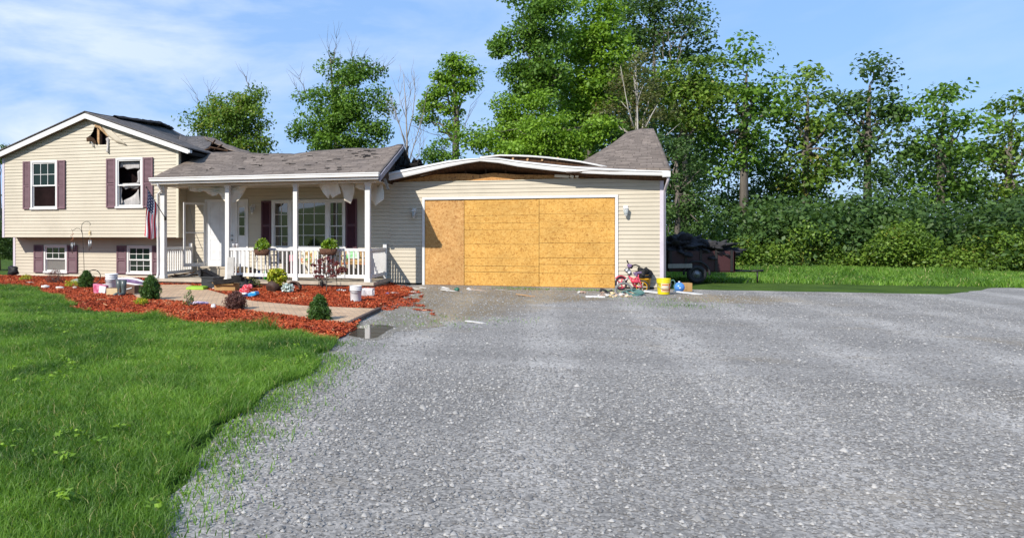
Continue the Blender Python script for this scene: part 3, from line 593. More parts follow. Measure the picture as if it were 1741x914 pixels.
# lower wing wall
wins_lo = [(-14.86, -13.99, 0.145, 1.055), (-11.81, -10.93, 0.15, 1.045)]
m = MB(); siding(m, lambda z: -16.05, lambda z: XW, 0.05, 1.31, front(YL), [rect(*w) for w in wins_lo]); m.build('lower_wall', 'siding', H)
# wing side walls and rear, overhang soffit, corner trims
m = MB(); siding(m, lambda z: YU, lambda z: WB, 1.30, 3.84, side(XW, 1)); m.build('return_wall', 'siding', H)
m = MB(); siding(m, lambda z: YU, lambda z: WB, 1.30, 3.84, side(XL, -1)); siding(m, lambda z: YL, lambda z: WB, 0.05, 1.3, side(-16.05, -1)); m.build('side_wall', 'siding', H)
m = MB(); siding(m, lambda z: max(XL, gable(z, -1)), lambda z: min(XW, gable(z, 1)), 0.05, PKZ - .12, lambda u, z, o: (u, WB + o, z)); siding(m, lambda z: XW, lambda z: XG, 0.05, 2.8, lambda u, z, o: (u, 6.2 + o, z)); m.build('rear_wall', 'siding', H)
m = MB(); m.box((XL, YU + .01, 1.285), (XW, YL + .05, 1.299)); m.build('overhang_soffit', 'soffit', H)
m = MB(); m.box((XL - .012, YU - .022, 1.29), (XL + .07, YU + .05, 3.82)); m.build('corner_trim', 'lavender', H)
m = MB(); m.box((XW - .06, YU - .022, 1.29), (XW + .02, YU + .05, 3.84)); m.build('corner_trim', 'cream', H)
m = MB(); m.box((-16.065, YL - .022, 0.03), (-15.98, YL + .05, 1.285)); m.build('corner_trim', 'lavender', H)
m = MB(); m.box((XG - .075, -.024, 0.04), (XG + .014, .05, 2.9)); m.build('corner_trim', 'lavender', H)
m = MB(); m.box((-16.04, YL - .005, 0), (-9.62, YL + .2, .05)); m.box((XL - .1, YL + .2, 0), (XL + .1, WB, .05)); m.box((XG - .2, .01, -.02), (XG - .004, 6.1, .05)); m.box((XW, 6, 0), (XG - .2, 6.2, .05)); m.build('foundation', 'concrete', H)
# near-black boxes behind the openings, unlit rooms put into colour
m = MB(); m.box((XL + .1, YU + .35, 1.4), (XW - .1, YU + 3.4, 3.75)); m.build('upper_room', 'unlitblack', H)
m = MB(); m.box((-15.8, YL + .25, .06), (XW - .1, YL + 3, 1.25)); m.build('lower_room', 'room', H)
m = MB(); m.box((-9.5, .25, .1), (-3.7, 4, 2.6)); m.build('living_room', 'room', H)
m = MB(); m.prism([(gable(3.86, -1) + .25, YU + .2, 3.86), (gable(3.86, 1) - .25, YU + .2, 3.86), (PKX, YU + .2, 4.72)], (0, 2.4, 0)); m.build('attic', 'unlitblack', H)
# main wall: porch and garage front share one plane
gar = (-2.44, 2.44, -0.02, 2.325)
door_h = (-9.03, -8.08, 0.42, 2.36); sidel = (-8.02, -7.73, 0.42, 2.36); bay = (-6.94, -4.71, 0.95, 2.38)
def zt(x): return 2.70 if x < -3.35 else 2.82 + 0.015 * math.sin(x * 2.3) 
m = MB(); siding(m, lambda z: XW, lambda z: -3.42, 0.17, 2.76, front(0), [rect(*door_h), rect(*sidel), rect(*bay)])
m.build('porch_wall', 'siding', H)
m = MB(); siding(m, lambda z: -3.42, lambda z: XG, 0.05, 2.81, front(0), [rect(-2.50, 2.50, -1, 2.385)])
m.build('garage_wall', 'siding', H)
m = MB(); siding(m, lambda z: 0.0, lambda z: 6.2, 0.05, 2.9, side(XG, 1)); m.build('garage_side_wall', 'siding', H)
m = MB(); m.box((-3.3, 0.006, 2.78), (3.5, 0.03, 2.815)); m.box((-3.3, -.028, 2.800), (1.6, 0.0, 2.822)); m.build('siding_cap', 'cream', H)
# sheathing strip above the siding, burnt ragged top
top = [(700, 296), (725, 293), (745, 296.5), (790, 295), (815, 297), (840, 294), (880, 297), (930, 297.5), (960, 296), (990, 297), (1020, 299), (1060, 301)]
poly = [(W(x, y, 0.03).x, 0.03, W(x, y, 0.03).z) for x, y in top]; poly = [(-3.2, .03, 2.80)] + [(-3.2, .03, 2.9)] + poly + [(3.4, .03, 2.88), (3.4, .03, 2.80)]
m = MB(); m.prism(poly, (0, .014, 0)); m.build('sheathing', 'osbburnt', H)
m = MB()
for x in (757, 792, 826, 860, 905, 950): 
    p = W(x, 290, .12); m.obox((p.x, .12, 3.0), (.045, .09, .42), (0, rnd.uniform(-.1, .1), 0))
m.obox((0, .18, 2.86), (6.6, .09, .09)); m.build('truss_remains', 'char', H)
m = MB()
for (x, y, w_, hh_, an) in ((730, 294, .5, .05, -.22), (955, 299.5, .36, .07, .08), (972, 300, .1, .07, .3), (981, 299, .08, .09, .3)):
    p = W(x, y, -.06); m = MB(); m.obox((p.x, -.06, p.z), (w_, .03, hh_), (.3, an, 0)); m.build('hanging_soffit_piece', 'torn', H)
m = MB(); m.box((-3.42, .25, .02), (XG - .05, 5.9, .05)); m.box((-2.7, .25, .05), (2.7, .3, 2.45)); m.build('garage_floor_backing', 'black', H)  # floor with an upright black panel behind the boards
# ---- garage door opening: trim and boards
m = MB(); m.box((-2.52, -.04, 0.0), (-2.45, .05, 2.385)); m.box((2.45, -.04, 0.0), (2.52, .05, 2.385)); m.box((-2.52, -.042, 2.325), (2.52, .05, 2.392)); gt = m.build('garage_door_trim', 'trim', H, bevel=.006)
bx = [-2.445, -1.38, 0.575, 2.445]
def boards(x0, x1, zs, mat, Y):
    for a, b in zip(zs[:-1], zs[1:]):
        mm = MB(); j = lambda: rnd.uniform(-.003, .003)
        y = Y + rnd.uniform(-.004, .004); mm.box((x0 + .005, y, a + .0035 + j() * .7), (x1 - .005, y + .014, b - .0025 + j() * .7)); mm.build('particle_board', mat, H)
def zpix(px, ys): return [W(px, y, 0).z for y in ys]
boards(bx[0], bx[1], [.0, 2.30], 'osbdull', -.012)
za = [.012] + [1.355 + (400 - y) / 65.0 for y in (463.5, 453, 439.5, 415.5, 390, 378.5, 365.5)] + [2.318]
za2 = [.012] + [1.355 + (400 - y) / 65.8 for y in (465, 450, 438.5, 413, 388, 376, 363)] + [2.318]
boards(bx[1], bx[2], za, 'osb', -.004); boards(bx[2], bx[3], za2, 'osb', -.006)
m = MB(); m.box((-2.44, -.03, -.005), (2.44, .04, .014)); m.build('door_sill', 'kerbdark', H)
# ---- windows and shutters
def window(x0, x1, z0, z1, Y, up=(3, 2), dn=(3, 2), pane='glass', panedn=None, broken=False, split=.5, label=None):
    t = .062
    m = MB(); m.box((x0, Y - .05, z0), (x0 + t, Y + .06, z1)); m.box((x1 - t, Y - .05, z0), (x1, Y + .06, z1)); m.box((x0, Y - .052, z1 - t), (x1, Y + .06, z1)); m.box((x0 - .02, Y - .065, z0), (x1 + .02, Y + .06, z0 + t))
    w = m.build('window', 'trim', H, bevel=.004)
    if label: w['label'] = label
    zm = z0 + (z1 - z0) * split; a, b = x0 + t, x1 - t
    for (q0, q1, yy, g, mp_) in ((zm - .02, z1 - t, Y - .015, up, pane), (z0 + t, zm + .02, Y + .012, dn, panedn or pane)):
        s = .034; m = MB(); m.box((a, yy - .015, q0), (a + s, yy + .015, q1)); m.box((b - s, yy - .015, q0), (b, yy + .015, q1)); m.box((a, yy - .016, q0), (b, yy + .016, q0 + s + .008)); m.box((a, yy - .016, q1 - s), (b, yy + .016, q1))
        if g:
            for i in range(1, g[0]): xx = a + s + (b - a - 2 * s) * i / g[0]; m.box((xx - .008, yy - .008, q0 + s), (xx + .008, yy + .006, q1 - s))
            for i in range(1, g[1]): zz = q0 + s + (q1 - q0 - 2 * s) * i / g[1]; m.box((a + s, yy - .0085, zz - .008), (b - s, yy + .0065, zz + .008))
        m.build('sash', 'trim', w)
        if not broken: m = MB(); m.box((a + s, yy + .007, q0 + s), (b - s, yy + .011, q1 - s)); m.build('pane', mp_, w)
    return w
def shutter(x0, x1, z0, z1, Y, mat):
    m = MB(); y0 = Y - .045; t = .045; zm = z0 + (z1 - z0) * .48
    m.box((x0, y0, z0), (x0 + t, Y, z1)); m.box((x1 - t, y0, z0), (x1, Y, z1))
    for q in (z0, zm - t / 2, z1 - t): m.box((x0 + .001, y0 + .001, q), (x1 - .001, Y, q + t))
    z = z0 + t
    while z < z1 - t - .03:
        if not (zm - t / 2 - .03 < z < zm + t / 2): m.add([(x0 + t, y0 + .03, z + .034), (x1 - t, y0 + .03, z + .034), (x1 - t, y0 + .008, z), (x0 + t, y0 + .008, z)], [(0, 1, 2, 3)])
        z += .036
    m.box((x0 + .02, Y - .012, z0 + .02), (x1 - .02, Y - .002, z1 - .02))
    return m.build('shutter', mat, H)
wu = wins_up
window(*wu[0], YU, (3, 2), None, 'glassgreen', 'unlitblack', split=.49)  # lower pane painted black for the unlit room behind it
w2 = window(*wu[1], YU, None, None, broken=True, split=.46, label='broken window with torn curtain and no glass')
shutter(-15.14, -14.87, 2.18, 3.68, YU - .018, 'plum'); shutter(-13.87, -13.59, 2.18, 3.68, YU - .018, 'plum')
shutter(-12.12, -11.81, 2.19, 3.68, YU - .018, 'plum'); shutter(-10.86, -10.53, 2.19, 3.68, YU - .018, 'plum')
def rag(name, px, Y, mat, parent, wav=.03, sub=2, dpt=.01, nz=4.0, **pr):
    vs = [W(x, y, Y) for x, y in px]; bm = bmesh.new(); bv = [bm.verts.new(v - origin_of(parent)) for v in vs]; es = [bm.edges.new((bv[i], bv[(i + 1) % len(bv)])) for i in range(len(bv))]
    bmesh.ops.triangle_fill(bm, edges=es, use_beauty=True)
    for _ in range(sub): bmesh.ops.subdivide_edges(bm, edges=bm.edges, cuts=1, use_grid_fill=True)
    for v in bm.verts: v.co.y += wav * noise.noise(Vector((v.co.x * nz, 3, v.co.z * nz * .5))) * 2
    me = bpy.data.meshes.new(name); bm.to_mesh(me); bm.free(); me.materials.append(M[mat]); me.polygons.foreach_set('use_smooth', [True] * len(me.polygons))
    o = bpy.data.objects.new(name, me); COL.objects.link(o); o.parent = parent; s = o.modifiers.new('solid', 'SOLIDIFY'); s.thickness = dpt; props(o, **pr); return o
rag('curtain', [(204, 275), (238, 275), (238, 287), (230, 286), (224, 287), (216, 288), (211, 284), (204, 285)], YU + .1, 'curtain', w2, .03)
rag('curtain', [(204, 312), (237, 311), (237, 320), (228, 321), (222, 319), (214, 322), (208, 318), (204, 318)], YU + .08, 'curtain', w2, .03)
rag('curtain', [(204, 350), (204, 344), (216, 338), (228, 331), (234, 326), (237, 320), (238, 350)], YU + .12, 'curtain', w2, .04)
rag('curtain', [(204, 312), (207, 322), (206, 334), (209, 344), (204, 350)], YU + .06, 'curtain', w2, .02)
rag('curtain', [(238, 288), (234, 292), (235, 305), (233, 311), (238, 311)], YU + .06, 'curtain', w2, .02)
window(*wins_lo[0], YL, (3, 2), None, 'glass', 'screen', split=.50)
window(*wins_lo[1], YL, (3, 2), (3, 2), 'glassgreen', 'glass', split=.5)
shutter(-15.24, -14.88, .165, 1.05, YL - .018, 'plum'); shutter(-13.97, -13.61, .165, 1.05, YL - .018, 'plum')
shutter(-12.17, -11.83, .165, 1.04, YL - .018, 'plum'); shutter(-10.91, -10.56, .165, 1.04, YL - .018, 'plum')
# burnt hole in the gable: stud, torn siding
p = W(167.5, 232, YU + .03); m = MB(); m.obox((p.x, YU + .06, p.z), (.075, .09, .62)); m.build('exposed_stud', 'rawwood', H)
rag('torn_siding', [(161, 212), (166, 211), (171, 214), (177, 221), (184, 232), (181, 232), (174, 224), (168, 218), (163, 217)], YU - .04, 'insul', H, .04)
rag('torn_siding', [(148, 234), (155, 232), (160, 235), (163, 240), (164, 246), (160, 243), (155, 240), (149, 241)], YU - .05, 'char', H, .04)
rag('torn_siding', [(179, 236), (182, 233), (184.5, 236), (184, 260), (181, 258), (182, 246)], YU - .05, 'curtain', H, .03)
rag('torn_siding', [(155, 239), (157, 240), (159.5, 250), (158, 250)], YU - .05, 'curtain', H, .02)
rag('torn_siding', [(172, 214), (178, 213), (190, 222), (216, 247), (200, 243), (184, 231)], YU - .03, 'siding', H, .012)
m = MB(); m.box((PKX - .5, YU - .01, 4.60), (PKX + .02, YU - .006, 4.72)); 
# ---- picture window of three lights
m = MB(); x0, x1, z0, z1 = bay; t = .07; c0, c1 = -6.37, -5.24
m.box((x0, -.05, z0), (x0 + t, .06, z1)); m.box((x1 - t, -.05, z0), (x1, .06, z1)); m.box((x0, -.052, z1 - t), (x1, .06, z1)); m.box((x0 - .02, -.065, z0), (x1 + .02, .06, z0 + t)); m.box((c0 - .055, -.05, z0 + t), (c0 + .045, .06, z1 - t)); m.box((c1 - .045, -.05, z0 + t), (c1 + .055, .06, z1 - t))
pw = m.build('picture_window', 'trim', H, bevel=.004)
def light(a, b, q0, q1, g, Y=-.012):
    s = .03; m = MB(); m.box((a, Y - .015, q0), (a + s, Y + .015, q1)); m.box((b - s, Y - .015, q0), (b, Y + .015, q1)); m.box((a, Y - .016, q0), (b, Y + .016, q0 + s)); m.box((a, Y - .016, q1 - s), (b, Y + .016, q1))
    for i in range(1, g[0]): xx = a + s + (b - a - 2 * s) * i / g[0]; m.box((xx - .008, Y - .008, q0 + s), (xx + .008, Y + .006, q1 - s))
    for i in range(1, g[1]): zz = q0 + s + (q1 - q0 - 2 * s) * i / g[1]; m.box((a + s, Y - .0085, zz - .008), (b - s, Y + .0065, zz + .008))
    m.build('sash', 'trim', pw); m = MB(); m.box((a + s, Y + .007, q0 + s), (b - s, Y + .011, q1 - s)); m.build('pane', 'glass', pw)
zm = 1.355 + (400 - 383.5) / 61
for a, b in ((x0 + t, c0 - .055), (c1 + .055, x1 - t)): light(a, b, zm - .02, z1 - t, (2, 2)); light(a, b, z0 + t, zm + .02, (2, 2), .012)
light(c0 + .045, c1 - .045, z0 + t, z1 - t, (3, 4))
shutter(-7.26, -6.96, .95, 2.36, -.018, 'maroon'); shutter(-4.69, -4.37, .95, 2.38, -.018, 'maroon')
# ---- entrance: door, side light, storm door
m = MB(); m.box((-9.08, -.045, .17), (-9.02, .06, 2.42)); m.box((-8.09, -.045, .42), (-8.02, .06, 2.42)); m.box((-9.08, -.047, 2.36), (-7.68, .06, 2.425)); m.box((-7.74, -.045, .42), (-7.68, .06, 2.42)); df = m.build('door_frame', 'trim', H, bevel=.004)
m = MB(); m.box((-9.02, -.005, .44), (-8.09, .045, 2.36)); dr = m.build('door', 'white', H)
m = MB(); x = -8.2
m.tube([(x, -.01, 1.35), (x, -.06, 1.35)], .026, 10); m.build('door_lock', 'metal', dr); m = MB(); m.tube([(x, -.004, 1.22), (x, -.07, 1.22)], .03, 10); m.build('door_handle', 'metal', dr)
m = MB()
for (a, b) in ((.62, 1.25), (1.38, 2.2)):
    for (c, d_) in ((-8.93, -8.60), (-8.52, -8.19)):
        for bb in (((c, -.012, a), (d_, -.004, a + .015)), ((c, -.012, b - .015), (d_, -.004, b)), ((c, -.0125, a), (c + .015, -.004, b)), ((d_ - .015, -.0125, a), (d_, -.004, b))): m.box(*bb)
m.build('door_moulding', 'white', dr)
m = MB(); m.box((-8.02, -.006, .44), (-7.74, .04, 2.36)); sd = m.build('side_light', 'white', H)
zz = [1.355 + (400 - y) / 60.3 for y in (400, 384, 367, 350.5)]
m = MB(); m.box((-8.0, -.014, zz[0] - .04), (-7.775, -.003, zz[0])); m.box((-8.0, -.014, zz[3]), (-7.775, -.003, zz[3] + .04)); m.box((-8.0, -.0142, zz[0]), (-7.975, -.003, zz[3])); m.box((-7.80, -.0142, zz[0]), (-7.775, -.003, zz[3])); m.box((-7.975, -.013, zz[1] - .012), (-7.8, -.003, zz[1] + .012)); m.box((-7.975, -.013, zz[2] - .012), (-7.8, -.003, zz[2] + .012)); m.build('side_light_frame', 'trim', sd)
m = MB(); m.box((-7.975, -.0085, zz[0]), (-7.8, -.0065, zz[3])); m.build('pane', 'glass', sd)
m = MB(); m.box((-9.1, -.35, .171), (-7.9, .02, .43)); m.box((-9.14, -.38, .40), (-7.86, .02, .44)); m.build('door_step', 'concrete', H)
# storm door swung open, projecting from the frame
hs = Vector((-9.06, -.05, 0)); en = W(312, 400, -.72); en.z = 0; dv = (en - hs); ln = dv.length; dv.normalize(); nv_ = Vector((-dv.y, dv.x, 0))
def sp(u, z, o=0): q = hs + dv * u + nv_ * o; return (q.x, q.y, z)
def bar(m, u0, u1, z0, z1, th=.035):
    m.add([sp(u0, z0, -th / 2), sp(u1, z0, -th / 2), sp(u1, z0, th / 2), sp(u0, z0, th / 2), sp(u0, z1, -th / 2), sp(u1, z1, -th / 2), sp(u1, z1, th / 2), sp(u0, z1, th / 2)], [(0, 3, 2, 1), (4, 5, 6, 7), (0, 1, 5, 4), (1, 2, 6, 5), (2, 3, 7, 6), (3, 0, 4, 7)])
m = MB(); bar(m, 0, .05, .44, 2.32); bar(m, ln - .06, ln, .44, 2.32); bar(m, .05, ln - .06, 2.26, 2.32); bar(m, .05, ln - .06, .44, .54); bar(m, .05, ln - .06, 1.42, 1.45); sdm = m.build('storm_door', 'trim', H)
m = MB(); m.tube([sp(.08, .9), sp(ln * .5, 1.5), sp(ln - .2, 2.2)], .008, 5); m.tube([sp(ln - .03, 1.3, -.02), sp(ln - .03, 1.3, -.06), sp(ln - .03, 1.42, -.06)], .01, 5); m.build('door_handle', 'metal', sdm)
# ---- porch: deck, posts, railings, ceiling
m = MB(); m.box((-9.62, -2.02, .09), (-3.40, -.0, .17)); m.build('porch_deck', 'concrete', H, bevel=.008)
m = MB(); m.box((-9.56, -1.94, 0), (-3.46, -.02, .088)); m.build('porch_base', 'concrete', H)
def post(x, y, z0=.17, z1=2.73, w=.115):
    m = MB(); m.box((x - w / 2, y - w / 2, z0), (x + w / 2, y + w / 2, z1)); m.box((x - w / 2 - .015, y - w / 2 - .015, z0), (x + w / 2 + .015, y + w / 2 + .015, z0 + .09)); m.box((x - w / 2 - .012, y - w / 2 - .012, z1 - .1), (x + w / 2 + .012, y + w / 2 + .012, z1 - .001)); m.build('porch_post', 'trim', H, bevel=.005)
PY = -1.82
post(-9.44, PY, w=.15); post(-7.49, PY); post(-5.55, PY); post(-3.60, PY, w=.13)
def rail(p, q, z0=.26, z1=1.02, name='railing', n=None):
    p, q = Vector(p), Vector(q); L_ = (q - p).length; d = (q - p).normalized(); a = math.atan2(d.y, d.x)
    m = MB(); c = (p + q) / 2; m.obox((c.x, c.y, z1 - .035), (L_, .075, .07), (0, 0, a)); m.obox((c.x, c.y, z0 + .045), (L_, .06, .09), (0, 0, a)); r = m.build('railing', 'trim', H, bevel=.004)
    n = n or int(L_ / .118); mb = MB()
    for i in range(n): 
        t = (i + .5) / n; b = p + d * (t * L_); mb = MB(); mb.obox((b.x, b.y, (z0 + z1) / 2), (.036, .036, z1 - z0 - .1), (0, 0, a)); mb.build('baluster', 'trim', r)
rail((-7.43, PY), (-5.61, PY), n=15); rail((-5.49, PY), (-3.67, PY), n=15)
rail((-3.55, PY + .06), (-3.55, -.06), n=13); rail((-9.50, PY + .08), (-9.50, -.06), n=13)
m = MB(); m.box((-3.60, -.13, .17), (-3.50, -.03, 1.12)); m.box((-9.55, -.15, .17), (-9.45, -.05, 1.12)); m.build('railing_end_post', 'trim', H)
m = MB(); m.box((-9.70, -2.02, 2.735), (-3.35, -.001, 2.75)); m.build('porch_ceiling', 'soffit', H)
m = MB(); m.box((-9.5, -1.84, 2.695), (-3.42, -1.70, 2.734)); m.build('porch_beam', 'trim', H)
dr1 = [(316, 313), (425, 313), (418, 321), (412, 330), (406, 340), (397, 346), (391, 341), (384, 345), (378, 338), (372, 328), (367, 332), (360, 333), (353, 330), (347, 325), (340, 326), (331, 326), (322, 324)]
rag('torn_soffit', dr1, -1.66, 'torn', H, .05, 3, nz=7)
rag('torn_soffit', [(538, 310), (575, 311), (581, 329), (573, 332), (564, 337), (560, 330), (558, 338), (548, 325)], -1.66, 'torn', H, .07, 3)
rag('torn_soffit', [(577, 311), (601, 311), (602, 324), (599, 336), (595, 346.5), (586, 341), (584, 330)], -1.60, 'torn', H, .07, 3)
rag('torn_soffit', [(602, 310), (618, 310), (619, 324), (611, 322), (604, 318)], -1.55, 'torn', H, .05, 2)
rag('torn_soffit', [(616, 309), (636, 309), (642, 320), (646, 312), (649, 313), (652, 326), (653, 339), (646, 345), (639, 350.5), (630, 338), (622, 324)], -.9, 'torn', H, .06, 3)
p = W(657, 313, -1.3); m = MB(); m.obox(p, (.06, .05, .30), (0, -.35, 0)); m.build('hanging_lath', 'greywood', H)
# wall lamps
def lamp(px, py, Y=0):
    p = W(px, py, Y); m = MB(); m.box((p.x - .055, Y - .03, p.z - .02), (p.x + .055, Y - .001, p.z + .13)); m.tube([(p.x, Y - .03, p.z + .09), (p.x, Y - .11, p.z + .12), (p.x, Y - .12, p.z + .07)], .014, 6)
    m.lathe((p.x, Y - .12, p.z + .055), [(.005, .05), (.03, .035), (.07, .0), (.07, -.012)], 10); L1 = m.build('wall_lamp', 'trim', H)
    m = MB(); m.lathe((p.x, Y - .12, p.z), [(.03, -.12), (.048, -.10), (.06, .04)], 8); m.build('lamp_glass', 'lampglass', L1, True)
    m = MB()
    for i in range(6): t = i * math.pi / 3; m.tube([(p.x + .035 * math.cos(t), Y - .12 + .035 * math.sin(t), p.z - .125), (p.x + .064 * math.cos(t), Y - .12 + .064 * math.sin(t), p.z + .045)], .005, 4)
    m.lathe((p.x, Y - .12, p.z - .12), [(.004, -.04), (.02, -.02), (.036, 0), (.036, .01)], 8); m.build('lamp_cage', 'trim', L1)
M['lampglass'] = glass_mat('lamp_glass', (0.30, 0.33, 0.33), 0.08, 0.6)
lamp(704.5, 362); lamp(1063.5, 358); lamp(431, 355)
# ---- wing roof: two slopes with a ridge that collapses towards the back
RX = PKX
ridge_px = [(144, 190), (170, 195.5), (197, 200), (216, 204), (245, 209.5), (268, 213), (285, 216.5), (300, 225), (312, 231)]
RP = [WX(x, y, RX) for x, y in ridge_px]
def ridge_z(y):
    ys = [p.y for p in RP]; zs = [p.z for p in RP]
    if y <= ys[0]: return zs[0]
    if y >= ys[-1]: return max(zs[-1] - (y - ys[-1]) * .05, 4.2)
    return float(np.interp(y, ys, zs))
def rslope(u, v):
    y = YF + u * (WB + .3 - YF); zeR = PKZ - LRX * SLO; x = RX + (LRX + .03) * (1 - v); z = zeR + (ridge_z(y) - zeR) * v
    z += .025 * noise.noise(Vector((x * 1.1, y * .9, 2))) * (1 if u > .05 else 0)
    if y > 1.5: z -= .35 * math.sin(min(1, (y - 1.5) / 2.5) * 1.57) * math.sin(v * math.pi) 
    return Vector((x, y, z))
grid_surface('wing_roof', rslope, 50, 14, 'shingledark', H, .035, (12.3, 3.7), label='sooty right slope of the left wing roof, sagging at the back')
def lslope(u, v):
    y = YF + u * (WB + .3 - YF); x = RX - LLX * (1 - v); zeL = PKZ - LLX * SLL; z = zeL + (ridge_z(y) - zeL) * v; return Vector((x, y, z))
grid_surface('wing_roof', lslope, 30, 8, 'shingledark', H, .035, (12.3, 3.7))
rz0 = ridge_z(YF) - .045
m = MB(); Y0, Y1 = YF - .012, YF + .02; dp = .155
m.prism([(RX, Y0, rz0), (RX + LRX, Y0, rz0 - LRX * SLO), (RX + LRX, Y0, rz0 - LRX * SLO - dp * .85), (RX, Y0, rz0 - dp)], (0, .03, 0)); m.prism([(RX, Y0, rz0), (RX - LLX, Y0, rz0 - LLX * SLL), (RX - LLX, Y0, rz0 - LLX * SLL - dp), (RX, Y0, rz0 - dp)], (0, .03, 0)); m.build('rake_fascia', 'trim', H)
m = MB()
for s, ln_, sl_ in ((1, LRX - .02, SLO), (-1, LLX - .02, SLL)):
    m.prism([(RX, YF + .02, rz0 - dp + .02), (RX + s * ln_, YF + .02, rz0 - ln_ * sl_ - dp + .02), (RX + s * ln_, YU + .02, rz0 - ln_ * sl_ - dp + .02), (RX, YU + .02, rz0 - dp + .02)], (0, 0, .012))
m.build('rake_soffit', 'darksoffit', H)
# eave return (small white box end) and side gutter
p = Vector((RX + LRX, YF, rz0 - LRX * SLO)); m = MB(); m.box((p.x - .01, YF - .025, p.z - .10), (p.x + .06, YF + .12, p.z - .02)); m.build('eave_return', 'trim', H)
m = MB(); m.box((RX + LRX - .03, YF + .15, 3.70), (RX + LRX + .05, 5.0, 3.80)); m.build('side_gutter', 'black', H)
# black torn ridge cap curling off the roof
m = MB()
def ridge_at(px, dz): q = WX(px, 400, RX); return Vector((RX, q.y, ridge_z(q.y) + dz))
for (pa, pb, h1, h2, w_) in ((192, 246, .05, .10, .16), (240, 272, .10, .13, .14), (262, 286, .13, .07, .12), (276, 290, .03, .07, .1)):
    a_, b_ = ridge_at(pa, h1), ridge_at(pb, h2); n = 7; pts = [a_.lerp(b_, i / n) + Vector((.05, 0, .010 * math.sin(i * 2.1 + pa))) for i in range(n + 1)]
    k = len(m.v)
    for q in pts: m.v += [(q.x - w_, q.y, q.z - .06), (q.x, q.y, q.z + .02), (q.x + w_, q.y, q.z - .07), (q.x + w_ * .9, q.y, q.z - .10), (q.x - w_ * .9, q.y, q.z - .09)]
    for i in range(n):
        for j in range(5): m.f.append((k + i * 5 + j, k + i * 5 + (j + 1) % 5, k + (i + 1) * 5 + (j + 1) % 5, k + (i + 1) * 5 + j))
m.build('ridge_cap', 'black', H)
# charred wall and rafters behind the wing corner
m = MB(); m.box((XW + .02, -.35, 2.9), (XW + .06, 6.0, 3.84)); m.build('burnt_wall', 'black', H)
rag('insulation', [(308, 279), (312, 275), (318, 273), (325, 273), (326, 277), (320, 280), (316, 281), (311, 282)], .4, 'insul', H, .12, 2, .05)
# ---- porch roof (centre), ridge sagging
outl = [(338, 259.5), (359, 258.5), (385, 258.5), (407, 256.8), (423, 258.6), (438, 260.5), (473, 260.5), (499, 262), (517, 259.8), (538, 256), (582, 252), (626, 251), (654, 251.3), (667, 249), (677, 245.5)]
YR = 0.9; OP = [W(x, y, YR) for x, y in outl]
XA, XB = -9.60, -3.24
def croof(u, v):
    x = XA + (XB - XA) * u; zr = float(np.interp(x, [p.x for p in OP], [p.z for p in OP])) if x < OP[-1].x else OP[-1].z
    ze = 2.93 - .06 * u; y = -2.14 + (YR + 2.14) * v
    sag = -.10 * math.sin(math.pi * v) * math.exp(-((x + 7.4) / 1.3) ** 2) - .05 * math.sin(math.pi * v) * math.exp(-((x + 5) / 1.1) ** 2)
    z = ze + (zr - ze) * v + sag + .03 * noise.noise(Vector((x * 1.4, y * 1.4, 0))) * min(1, v * 5) + .012 * noise.noise(Vector((x * 6, y * 3, 4))) * min(1, v * 5)
    return Vector((x - .25*(v if u > .97 else 0)*0, y, z))
grid_surface('porch_roof', croof, 70, 24, 'shingle', H, .035, (6.4, 3.2))
def croofb(u, v):
    p = croof(u, 1.0); return Vector((p.x, p.y + v * 3.2, p.z - v * 1.15))
grid_surface('rear_roof_slope', croofb, 40, 6, 'shingledark', H, .035, (6.4, 3.2))
m = MB()
e = [croof(1, v / 10) for v in range(11)]
m.prism([(q.x + .012, q.y, q.z - .03) for q in e] + [(q.x + .012, q.y, q.z - .17) for q in e[::-1]], (.03, 0, 0)); m.build('rake_fascia', 'lavgrey', H)
# lifted and missing shingles
m = MB()
for (x, y) in ((357, 288), (352, 290), (361, 287), (438, 281), (443, 282), (433, 281)) + tuple((rnd.uniform(590, 640), rnd.uniform(256, 270)) for _ in range(16)) + tuple((rnd.uniform(400, 600), rnd.uniform(264, 290)) for _ in range(20)):
    w = W(x, y, 0); best = None
    X = w.x
    # find v on the roof under this pixel
    lo_, hi_ = 0.0, 1.0
    for _ in range(22):
        v = (lo_ + hi_) / 2; q = croof(0, v); r = W(x, y, q.y); u = (r.x - XA) / (XB - XA); q = croof(min(max(u, 0), 1), v)
        if q.z < r.z: lo_ = v
        else: hi_ = v
    q = croof(min(max(u, 0), 1), v); m.obox((r.x, q.y, q.z + .012), (rnd.uniform(.05, .22), rnd.uniform(.015, .045), .010), (.36 + rnd.uniform(.0, .25), rnd.uniform(-.06, .06), rnd.uniform(-.2, .2)))
m.build('lifted_shingles', 'black', H, kind='stuff')
# gutter
m = MB(); m.box((-9.62, -2.27, 2.815), (-3.22, -2.14, 2.90)); m.box((-9.63, -2.285, 2.885), (-3.21, -2.12, 2.915)); m.box((-9.60, -2.20, 2.75), (-3.24, -2.10, 2.835)); m.build('gutter', 'trim', H, bevel=.006)
m = MB(); p = W(269, 312, -2.15); m.tube([(p.x, -2.18, 2.82), (p.x, -2.16, 2.72), (p.x + .02, -2.0, 2.58), (-9.55, -1.92, 2.5), (-9.545, -1.91, .35), (-9.56, -1.93, .2), (-9.7, -2.05, .1)], .036, 8); m.build('downspout', 'trim', H, True)
m = MB(); m.box((-9.55, -.02, 2.76), (-3.35, .05, 3.0)); m.build('frieze', 'black', H)
m = MB(); q0 = croof(1, 0); q1 = croof(1, 1); m.prism([(-3.36, -1.9, 2.76), (-3.36, YR, 2.76), (-3.36, YR, q1.z - .12), (-3.36, -1.9, 2.84)], (-.03, 0, 0)); m.build('gable_end', 'char', H)
